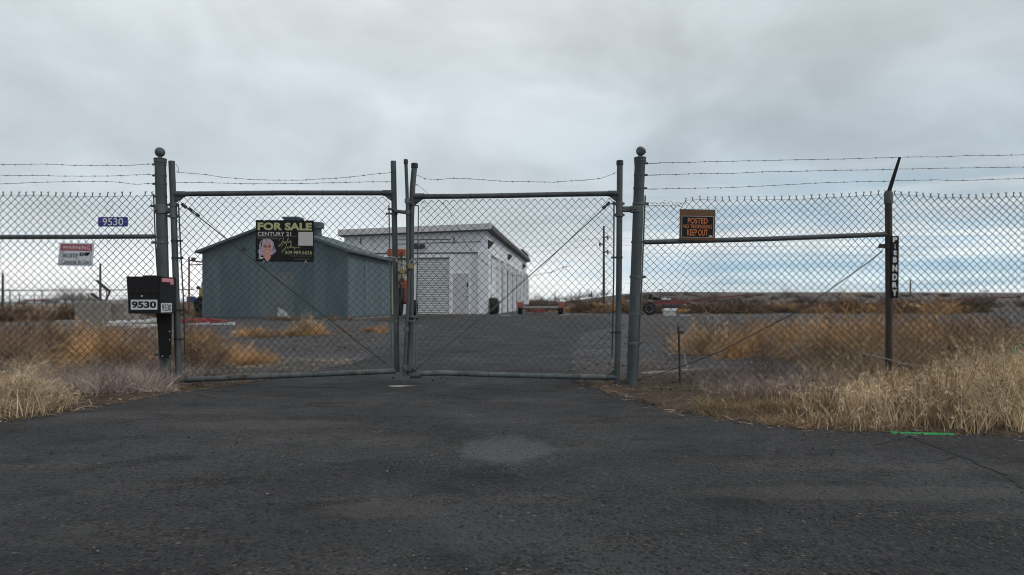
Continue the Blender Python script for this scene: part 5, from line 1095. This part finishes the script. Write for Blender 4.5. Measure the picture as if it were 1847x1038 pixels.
# far fence on the left: thin rail with posts and wires
ff = thing('field_fence', (W(150, 0, 70).x, 70, 0), 'far pipe-rail fence crossing the field on the left', 'fence')
MB().tube([W(-400, 525, 70), W(350, 523, 70)], .05, 6).build('fence_rail', M['dark'], ff)
for px in range(-40, 345, 58):
    if px == 134: continue
    MB().tube([(W(px, 0, 70).x, 70, 0), W(px, 522, 70)], .045, 6).build('fence_post', M['dark'], ff)
mb = MB()
for z in (.35, .75, 1.15, 1.55): mb.tube([(W(-400, 0, 70).x, 70, z), (W(350, 0, 70).x, 70, z)], .012, 4)
mb.build('fence_wires', M['wire'], ff)
# a low far house and sheds on the left plain
hb = thing('far_shed', (W(62, 0, 600).x, 600, 0), 'tiny pale far-off building on the plain at left', 'building')
x = W(58, 0, 600).x; MB().box(x-9, x+9, 600, 608, 0, 2.6).build('wall', M['bwall'], hb); mb = MB(); mb.add([(x-9.5, 599, 2.6), (x+9.5, 599, 2.6), (x+9.5, 609, 2.6), (x-9.5, 609, 2.6), (x-9.5, 604, 4), (x+9.5, 604, 4)], [[0, 1, 5, 4], [2, 3, 4, 5], [1, 2, 5], [3, 0, 4]]); mb.build('roof', M['redp'], hb)
# ================================================================ VEGETATION
def shrub_mesh(n0, h, spread, wd, kids=3, kids2=3, up=.75, droop=.1, r=rng, leaf=None):
    """twiggy dome: stems from the base, side twigs, finer twigs"""
    az = r.uniform(0, 2*np.pi, n0); el = np.arccos(np.clip(r.uniform(0, 1, n0)**up, 0, 1))*spread
    D = np.stack([np.sin(el)*np.cos(az), np.sin(el)*np.sin(az), np.cos(el)], 1); P = r.normal(size=(n0, 3))*[.035, .035, .005]*h*2
    L = h*(.35+.8*r.uniform(0, 1, n0)**.8); B = r.normal(size=(n0, 3))*.14+[0, 0, -droop*.5]
    V, Q, pts = ribbons(P, D, L, wd*1.7, B, 4); out = [(V, Q)]
    def kid(pts, D, L, k, l0, l1, w_, jit):
        N = len(pts); t_ = r.uniform(.2, 1, (N, k)); S = pts.shape[1]-1; i0 = np.minimum((t_*S).astype(int), S-1); f = (t_*S-i0)[..., None]
        a = np.take_along_axis(pts, i0[..., None].repeat(3, -1), 1); b = np.take_along_axis(pts, (i0+1)[..., None].repeat(3, -1), 1)
        P2 = (a+(b-a)*f).reshape(-1, 3); D2 = norm(np.repeat(D, k, 0)+r.normal(size=(N*k, 3))*jit+[0, 0, .12]); L2 = np.repeat(L, k)*r.uniform(l0, l1, N*k)
        V, Q, p2 = ribbons(P2, D2, L2, w_, r.normal(size=(N*k, 3))*.15-[0, 0, droop], 2); return V, Q, p2, D2, L2
    V, Q, p2, D2, L2 = kid(pts, D, L, kids, .3, .6, wd*1.1, .55); out.append((V, Q))
    V, Q, p3, D3, L3 = kid(p2, D2, L2, kids2, .3, .6, wd*.9, .8); out.append((V, Q))
    V, Q = cat_rib(out); V[:, 2] = np.maximum(V[:, 2], .0); return V, Q
protos = {}
def proto(key, *a, **k):
    V, Q = shrub_mesh(*a, **k); me = fast(key, V, Q, M['kochia']); protos[key] = me.data; bpy.data.objects.remove(me)
for i in range(3): proto('near%d' % i, 150, .5, .95, .0030, 6, 5)
for i in range(3): proto('mid%d' % i, 110, .5, 1.0, .0055, 5, 5)
for i in range(3): proto('far%d' % i, 80, .5, 1.1, .016, 5, 4, droop=.2)
for i in range(2): proto('wiry%d' % i, 26, .5, .8, .0028, 5, 3, up=.5)
mats_ = {}
def shrub(kind, m, x, y, h, wide, label, group, name='dry_shrub', cat='shrub'):
    key = kind+str(random.randrange(3 if kind != 'wiry' else 2))
    if (key, m) not in mats_: me = protos[key].copy(); me.materials.clear(); me.materials.append(M[m]); me.name = name; mats_[(key, m)] = me
    o = bpy.data.objects.new(name, mats_[(key, m)]); C.objects.link(o); o.location = (x, y, 0); s_ = h/.5; o.scale = (s_*wide, s_*wide, s_); o.rotation_euler = (random.uniform(-.12, .12), random.uniform(-.12, .12), random.uniform(0, 6.28))
    return tag(o, label, cat, group)
def clear(x, y): return not bool(on_road(np.array([x]), np.array([y]))[0])
# orange bank behind the right fence
gl_ = ('rust-orange dry tumbleweed in the bank behind the right fence', 'orange tumbleweeds behind the right fence')
for px, py, h, wd, kd in ((1262, 641, .42, 1.2, 'mid'), (1300, 638, .46, 1.1, 'mid'), (1345, 634, .5, 1.2, 'mid'), (1392, 632, .5, 1.2, 'mid'), (1440, 634, .52, 1.2, 'mid'), (1490, 640, .56, 1.2, 'mid'), (1325, 648, .34, 1.2, 'mid'), (1415, 648, .38, 1.2, 'mid'), (1470, 655, .46, 1.1, 'near'), (1540, 645, .60, 1.2, 'mid'), (1590, 650, .62, 1.1, 'mid'), (1650, 652, .62, 1.2, 'mid'), (1710, 652, .60, 1.2, 'mid'), (1770, 650, .58, 1.2, 'mid'), (1835, 648, .55, 1.2, 'mid'), (1530, 664, .48, 1.1, 'near'), (1590, 672, .46, 1.1, 'near'), (1660, 672, .52, 1.1, 'near'), (1730, 668, .5, 1.1, 'near'), (1800, 668, .5, 1.1, 'near'), (1275, 628, .34, 1, 'mid'), (1240, 634, .25, 1, 'mid'), (1900, 650, .55, 1.2, 'mid'), (1980, 655, .55, 1.2, 'mid')):
    g_ = G(px, py); shrub(kd, random.choice(['kochia', 'kochia', 'kochia', 'brown']), g_.x, g_.y, h*random.uniform(.8, 1.12), wd*random.uniform(.8, 1.1), *gl_, name='tumbleweed', cat='tumbleweed')
for px, py, h in ((1500, 668, .42), (1560, 670, .5), (1630, 664, .56), (1690, 676, .5), (1760, 676, .46)):
    g_ = G(px, py); shrub('near', 'brown', g_.x, g_.y, h, 1.0, 'brown brittle weed standing close behind the right fence', 'brown weeds close behind the right fence')
# brown bank behind the left fence
for px, py, h, m in ((-30, 650, .5, 'brown'), (20, 646, .50, 'kochia'), (65, 650, .48, 'brown'), (110, 648, .46, 'brown'), (150, 640, .42, 'kochia'), (195, 640, .42, 'kochia'), (240, 642, .42, 'brown'), (282, 640, .42, 'brown'), (45, 656, .40, 'brown'), (175, 662, .40, 'kochia'), (225, 664, .42, 'kochia'), (268, 662, .42, 'brown'), (10, 630, .4, 'kochia'), (80, 624, .4, 'brown'), (140, 622, .36, 'brown'), (200, 618, .3, 'kochia'), (255, 622, .36, 'brown')):
    g_ = G(px, py); m = random.choice([m, m, 'brown', 'pinkstraw']); shrub('near' if py > 655 else 'mid', m, g_.x, g_.y, h*random.uniform(.88, 1.05), 1.15, 'brown dry tumbleweed in the bank behind the left fence', 'brown tumbleweeds behind the left fence', name='tumbleweed', cat='tumbleweed')
for px, py, h, m in ((352, 664, .34, 'brown'), (378, 656, .32, 'kochia'), (402, 652, .26, 'kochia'), (345, 640, .36, 'brown'), (436, 660, .20, 'kochia'), (466, 658, .17, 'kochia'), (488, 654, .12, 'kochia'), (330, 620, .4, 'brown'), (368, 626, .26, 'kochia')):
    g_ = G(px, py); shrub('near' if h < .3 else 'mid', m, g_.x, g_.y, h, 1.35, 'dry weed growing behind the left gate leaf near its hinge', 'dry weeds behind the left gate leaf', name='tumbleweed', cat='tumbleweed')
for px, py, h, w2 in ((452, 609, .26, 1.6), (475, 611, .22, 1.6), (492, 609, .18, 1.4), (522, 607, .2, 1.2), (546, 606, .46, .9), (556, 606, .32, 1.2), (574, 605, .2, 1.6), (436, 607, .16, 1.6), (665, 600, .18, 1.3), (688, 602, .26, .7), (620, 598, .1, 1.6)):
    g_ = G(px, py); shrub('mid', random.choice(['kochia', 'brown', 'blonde']), g_.x, g_.y, h, w2, 'low dry weed on the gravel in front of the blue-grey shed', 'low weeds in front of the shed', name='tumbleweed', cat='tumbleweed')
for i in range(8):
    g_ = G(random.uniform(385, 660), random.uniform(582, 588)); shrub('far', 'brown', g_.x, 30.5+random.uniform(-.5, .5), random.uniform(.12, .25), 1.3, 'small dead weed at the foot of the shed wall', 'dead weeds at the shed wall')
# far brush bands: right of the warehouse and out to the left
for i in range(130):
    px = 1035+(1900-1035)*(i+random.random())/130 if i < 110 else random.uniform(955, 1080)
    Y = random.uniform(50, 60) if i < 110 else random.uniform(58, 68)
    h = random.uniform(.5, 1.0)*(1.0 if px > 1250 else .75)*(.85 if i % 3 else 1.15)
    shrub('far', random.choice(['darkbrush', 'darkbrush', 'darkbrush', 'kochia', 'brown']), (px-CX)/F*Y, Y, h, 1.5, 'dark rusty brush clump along the far edge of the yard', 'rusty brush along the far edge of the yard', name='brush_clump')
for i in range(46):
    px = -30+175*random.random() if i < 26 else random.uniform(225, 372)
    Y = random.uniform(27, 34) if px < 150 else random.uniform(38, 44); h = random.uniform(.35, .62) if px < 150 else random.uniform(.3, .5)
    z_ = 0 if px < 150 else .9*math.exp(-(((px-CX)/F*Y+21)/5.5)**2-((Y-46)/3.5)**2)
    o = shrub('far', random.choice(['darkbrush', 'brown', 'darkbrush']), (px-CX)/F*Y, Y, h, 1.3, 'dark weed clump in the field beyond the left fence', 'dark weed clumps in the left field', name='brush_clump'); o.location.z = z_
for i in range(60):
    px = random.uniform(950, 1870); Y = random.uniform(110, 330); x = (px-CX)/F*Y
    zz = float(sstep(.02, .22, x/Y)*sstep(110, 560, Y)*9.2)
    o = shrub('far', random.choice(['bare', 'darkbrush', 'bare']), x, Y, random.uniform(1.0, 2.0), 1.6, 'grey sagebrush clump on the distant slope', 'grey brush on the distant slope', name='brush_clump'); o.location.z = zz-.05

# bare trees on the skyline
def bare_tree(x, Y, z0, h, wide, label, group=None, n0=60):
    t_ = thing('bare_tree', (x, Y, z0), label, 'tree', group); th = h*.3
    mb = MB(); mb.tube([(0, 0, -.3), (.1*h*.1, 0, th*.5), (0, 0, th)], h*.03, 7, r2=h*.016)
    for k in range(5): an = k*1.26; mb.tube([(0, 0, th*.8), (math.cos(an)*h*.10*wide, math.sin(an)*h*.1*wide, th*1.3), (math.cos(an)*h*.2*wide, math.sin(an)*h*.2*wide, th*1.9)], h*.012, 5, r2=h*.004)
    mb.build('trunk', M['trunk'], t_, local=True)
    V, Q = shrub_mesh(n0, h*.72, .9, h*.006, 6, 5, up=.6, droop=.05); V = V*[wide, wide, 1]+[0, 0, th*.85]; fast('crown', V, Q, M['bare'], t_); return t_
def zr(x, Y): return float(sstep(.02, .22, x/Y)*sstep(110, 560, Y)*9.2)
for px, ptop, pb, Y, wide, lab in ((1145, 527, 548, 220, 1.1, 'bare tree clump just left of the farm implement'), (1165, 524, 545, 240, .9, 'bare tree above the farm implement seat'), (1282, 528, 545, 260, 1.3, 'low round bare tree beyond the boom'), (1421, 522, 546, 230, 1.5, 'broad grey leafless tree on the skyline beyond the right fence'), (1776, 529, 536, 400, 1.4, 'small dark tree on the ridge near the right edge'), (1075, 533, 545, 300, 1.6, 'distant dark tree beside the tall utility pole')):
    x = (px-CX)/F*Y; z0 = CAMH-(pb-HZ)/F*Y; z0 = zr(x, Y)-.1; h = max(CAMH-(ptop-HZ)/F*Y-z0, 2); bare_tree(x, Y, z0, h, wide*.8, lab)
for i, (px, ptop, wide) in enumerate(((100, 532, 1.2), (118, 518, .8), (131, 526, .8), (146, 524, .8), (158, 528, .9), (170, 530, .9), (84, 536, 1.3), (40, 540, 1.5), (225, 536, 1.2))):
    Y = 180+10*(i % 3); x = (px-CX)/F*Y; h = CAMH-(ptop-HZ)/F*Y; bare_tree(x, Y, 0, h, wide, 'leafless tree in the row on the left skyline', 'leafless trees on the left skyline')
for i in range(16):
    px = random.uniform(955, 1130); Y = 420; x = (px-CX)/F*Y; bare_tree(x, Y, zr(x, Y)-.2, random.uniform(3, 5.5), 1.4, 'tiny bare tree on the low skyline right of the warehouse', 'tiny bare trees right of the warehouse', 30)

# grasses -----------------------------------------------------------------
def grass(name, m, P, h0, wd, lean=.35, bend=.5, heads=0, label='', segs=4):
    N = len(P); az = rng.uniform(0, 2*np.pi, N); ln = np.abs(rng.normal(size=N))*lean if lean < 1.2 else rng.uniform(1.38, 1.56, N)
    D = norm(np.stack([np.sin(ln)*np.cos(az), np.sin(ln)*np.sin(az), np.cos(ln)], 1)); L = h0*rng.uniform(.55, 1.15, N)
    B = np.stack([np.cos(az), np.sin(az), -np.ones(N)*.45], 1)*(rng.uniform(.1, 1, N)*bend)[:, None]+rng.normal(size=(N, 3))*.08
    V, Q, pts = ribbons(P, D, L, wd, B, segs); out = [(V, Q)]
    if heads:
        idx_ = rng.random(N) < heads; T = pts[idx_]; k = 9; n2 = len(T)
        t_ = rng.uniform(.72, 1.0, (n2, k, 1)); S = T.shape[1]-1; a = T[:, S-1][:, None]; b = T[:, S][:, None]; p0 = (a+(b-a)*((t_-.72)/.28)).reshape(-1, 3)
        dd = norm(np.repeat(norm(T[:, S]-T[:, S-1]), k, 0)+rng.normal(size=(n2*k, 3))*.55); V2, Q2, _ = ribbons(p0, dd, rng.uniform(.018, .045, n2*k), .0035, -np.array([[0, 0, .35]])*np.ones((n2*k, 1)), 2); out.append((V2, Q2))
    V, Q = cat_rib(out); o = fast(name, V, Q, M[m]); return tag(o, label, 'grass', kind='stuff')
def scat(n, xr, yr, keep, clump=.0, nc=60):
    if clump:
        c = np.stack([rng.uniform(*xr, nc), rng.uniform(*yr, nc)], 1); i = rng.integers(0, nc, n); P = c[i]+rng.normal(size=(n, 2))*clump
    else: P = np.stack([rng.uniform(*xr, n), rng.uniform(*yr, n)], 1)
    k = keep(P[:, 0], P[:, 1]) & ~on_road(P[:, 0], P[:, 1]); P = P[k]; return np.stack([P[:, 0], P[:, 1], np.full(len(P), -.005)], 1)
# tall blonde roadside grass, right: taller towards the right, open and wispy towards the driveway
def hr(x, y): return np.interp(x/y, [.22, .30, .38, .46, .54, .60, .66, .78, 1.2], [.03, .07, .12, .19, .215, .25, .34, .43, .46])*(1+.25*np.sin(x*5+y*3))
P = scat(15000, (1.7, 6.6), (3.9, 6.5), lambda x, y: rng.random(len(x)) < .06+.94*sstep(.38, .56, x/y), clump=.055, nc=560)
near_edge = np.clip((P[:, 1]-3.95)/.5, .5, 1)
grass('tall_grass', 'blonde', P, hr(P[:, 0], P[:, 1])*near_edge, .0042, .26, .42, heads=.38, label='tall blonde seeding grass on the right roadside')
P = scat(2600, (1.9, 6.4), (3.95, 6.6), lambda x, y: rng.random(len(x)) < sstep(.33, .6, x/y), clump=.05, nc=260)
grass('tall_grass', 'blonde', P, hr(P[:, 0], P[:, 1])*1.25, .0040, .2, .35, heads=.9, label='tallest pale stalks with drooping seed heads above the right roadside grass')
P = scat(6000, (3.2, 8.5), (6.6, 8.0), lambda x, y: x > 3.2, clump=.08, nc=240)
grass('tall_grass', 'blonde', P, .42*sstep(2.8, 4.0, P[:, 0])+.1, .0042, .3, .5, heads=.3, label='blonde seeding grass behind the right fence at the right edge')
P = scat(9000, (1.35, 3.4), (4.25, 6.2), lambda x, y: rng.random(len(x)) < sstep(1.3, 2.1, x+.3*(5-y))*.9-.6*sstep(2.4, 3.3, x), clump=.07, nc=300)
grass('dead_stems', 'brown', P, .10, .0036, .7, .8, label='brown flattened grass between the dirt shoulder and the tall grass')
# grey-mauve stems under the right fence
P = scat(11000, (1.6, 4.4), (5.6, 7.6), lambda x, y: rng.random(len(x)) < sstep(1.5, 2.1, x), clump=.08, nc=330)
grass('dead_stems', 'pinkstraw', P, .19+.05*np.sin(P[:, 0]*3), .0036, .6, .9, label='tangled grey dead stems along the foot of the right fence')
# green tinted tufts
P = scat(8000, (1.3, 2.9), (4.4, 5.6), lambda x, y: x/y > .27, clump=.07, nc=120)
grass('short_grass', 'moss', P, .085, .0034, .5, .6, label='short mossy tufts on the dirt shoulder right of the driveway')
P = scat(13000, (.6, 2.9), (4.3, 7.4), lambda x, y: ((x-1.35)/.34)**2+((y-5.35)/.42)**2 > 1, clump=.09, nc=240)
grass('short_grass', 'moss', P, .03, .0036, .9, .7, label='sparse low growth on the dirt by the right gate post')
P = scat(1000, (.7, 3.2), (4.3, 7.2), lambda x, y: x > 0, clump=.14, nc=120)
grass('straw_litter', 'pinkstraw', P+[0, 0, .012], .11, .0036, 1.35, .1, label='loose pale straw lying on the right shoulder')
# left verge
P = scat(9500, (-6.0, -2.95), (4.2, 6.2), lambda x, y: (rng.random(len(x)) < .05+.95*sstep(-.60, -.70, x/y)), clump=.055, nc=420)
grass('tall_grass', 'blonde', P, .06+.20*sstep(-.58, -.74, P[:, 0]/P[:, 1]), .0042, .5, .7, heads=.2, label='pale dry grass on the left roadside')
P = scat(7500, (-4.5, -3.2), (5.85, 7.3), lambda x, y: (x > -4.05+.2*(y-6)) | (rng.random(len(x)) < .25), clump=.07, nc=170)
grass('dead_stems', 'pinkstraw', P, .27, .0040, .65, .7, label='tangled grey dead stems along the foot of the left fence')
P = scat(1200, (-4.4, -2.6), (4.7, 7.0), lambda x, y: x < 0, clump=.14, nc=110)
grass('straw_litter', 'pinkstraw', P+[0, 0, .012], .11, .0036, 1.35, .1, label='loose pale straw lying on the left shoulder')
P = scat(16000, (-4.2, -2.2), (4.7, 6.6), lambda x, y: x > -4.6, clump=.08, nc=260)
grass('short_grass', 'moss', P, .026, .0038, .8, .7, label='low mossy growth on the left edge of the apron')
P = scat(7000, (-4.2, -1.9), (6.7, 9.5), lambda x, y: x < -2.0, clump=.10, nc=200)
grass('dead_stems', 'blonde', P, .07, .003, .8, .8, label='thin pale straw on the gravel behind the left gate leaf')
P = scat(4200, (.9, 2.6), (6.8, 9.5), lambda x, y: x > .9, clump=.12, nc=150)
grass('dead_stems', 'brown', P, .05, .003, .8, .8, label='thin brown straw on the gravel behind the right gate post')
# long stalks standing out of the mass
mb = MB()
for pts, r_ in (([(1555, 638), (1590, 645), (1625, 655), (1665, 660), (1690, 662)], .004), ([(1625, 655), (1650, 662), (1656, 680)], .003), ([(1233, 610), (1238, 630), (1234, 650), (1240, 662)], .004), ([(1240, 662), (1234, 640), (1228, 612), (1232, 604)], .003), ([(1460, 600), (1420, 645), (1405, 655)], .003)):
    mb.tube([W(px, py, 6.35+.05*i) for i, (px, py) in enumerate(pts)], r_, 5)
tag(mb.build('dry_stalks', M['plank']), 'long pale broken stalks leaning around the line post and stake', 'stalks', kind='stuff')
for px, py, h, lab in ((1690, 764, .46, 'dark wiry weed in the blonde grass near the green strip'), (1620, 760, .34, 'dark wiry weed in the blonde grass below the line post')):
    g_ = G(px, py); shrub('wiry', 'darkbrush', g_.x, g_.y, h, .8, lab, None, name='wiry_weed', cat='weed')
for px, py, h in ((30, 690, .42), (75, 700, .38), (100, 704, .34), (8, 720, .42)):
    g_ = G(px, py); shrub('wiry', 'blonde', g_.x, g_.y, h, 1.0, 'pale branching weed skeleton on the left verge', 'pale weed skeletons on the left verge', name='wiry_weed', cat='weed')
for px, py, h in ((170, 700, .36), (205, 698, .36), (240, 700, .3), (268, 704, .26), (150, 708, .28), (300, 702, .16)):
    g_ = G(px, py); shrub('wiry', 'pinkstraw', g_.x, g_.y, h, 1.2, 'grey brittle weed skeleton at the foot of the left fence', 'grey weed skeletons at the left fence', name='wiry_weed', cat='weed')

# single woody skeletons poking out of the tumbleweed banks
for i in range(34):
    if i < 20: px, py = random.uniform(1250, 1840), random.uniform(632, 668); lab, grp = 'bare woody stalks poking out of the orange tumbleweeds on the right', 'bare woody stalks on the right'
    else: px, py = random.uniform(5, 470), random.uniform(628, 672); lab, grp = 'bare woody stalks poking out of the brown weeds on the left', 'bare woody stalks on the left'
    g_ = G(px, py)
    if clear(g_.x, g_.y): shrub('wiry', random.choice(['blonde', 'pinkstraw', 'darkbrush']), g_.x, g_.y, random.uniform(.35, .72) if px > 520 or px < 300 else .3, .75, lab, grp, name='wiry_weed', cat='weed')
E2 = np.array([(p.x, p.y) for p in (Lj[1:]+Rj[1:]) if 4.0 < p.y < 7.5 and abs(p.x) < 6]); E2 = E2[rng.integers(0, len(E2), 420)]+rng.normal(size=(420, 2))*[.09, .10]
grass('straw_litter', 'brown', np.column_stack([E2, np.full(420, .014)]), .085, .0034, 1.4, .05, label='broken straw strewn over the asphalt edge')
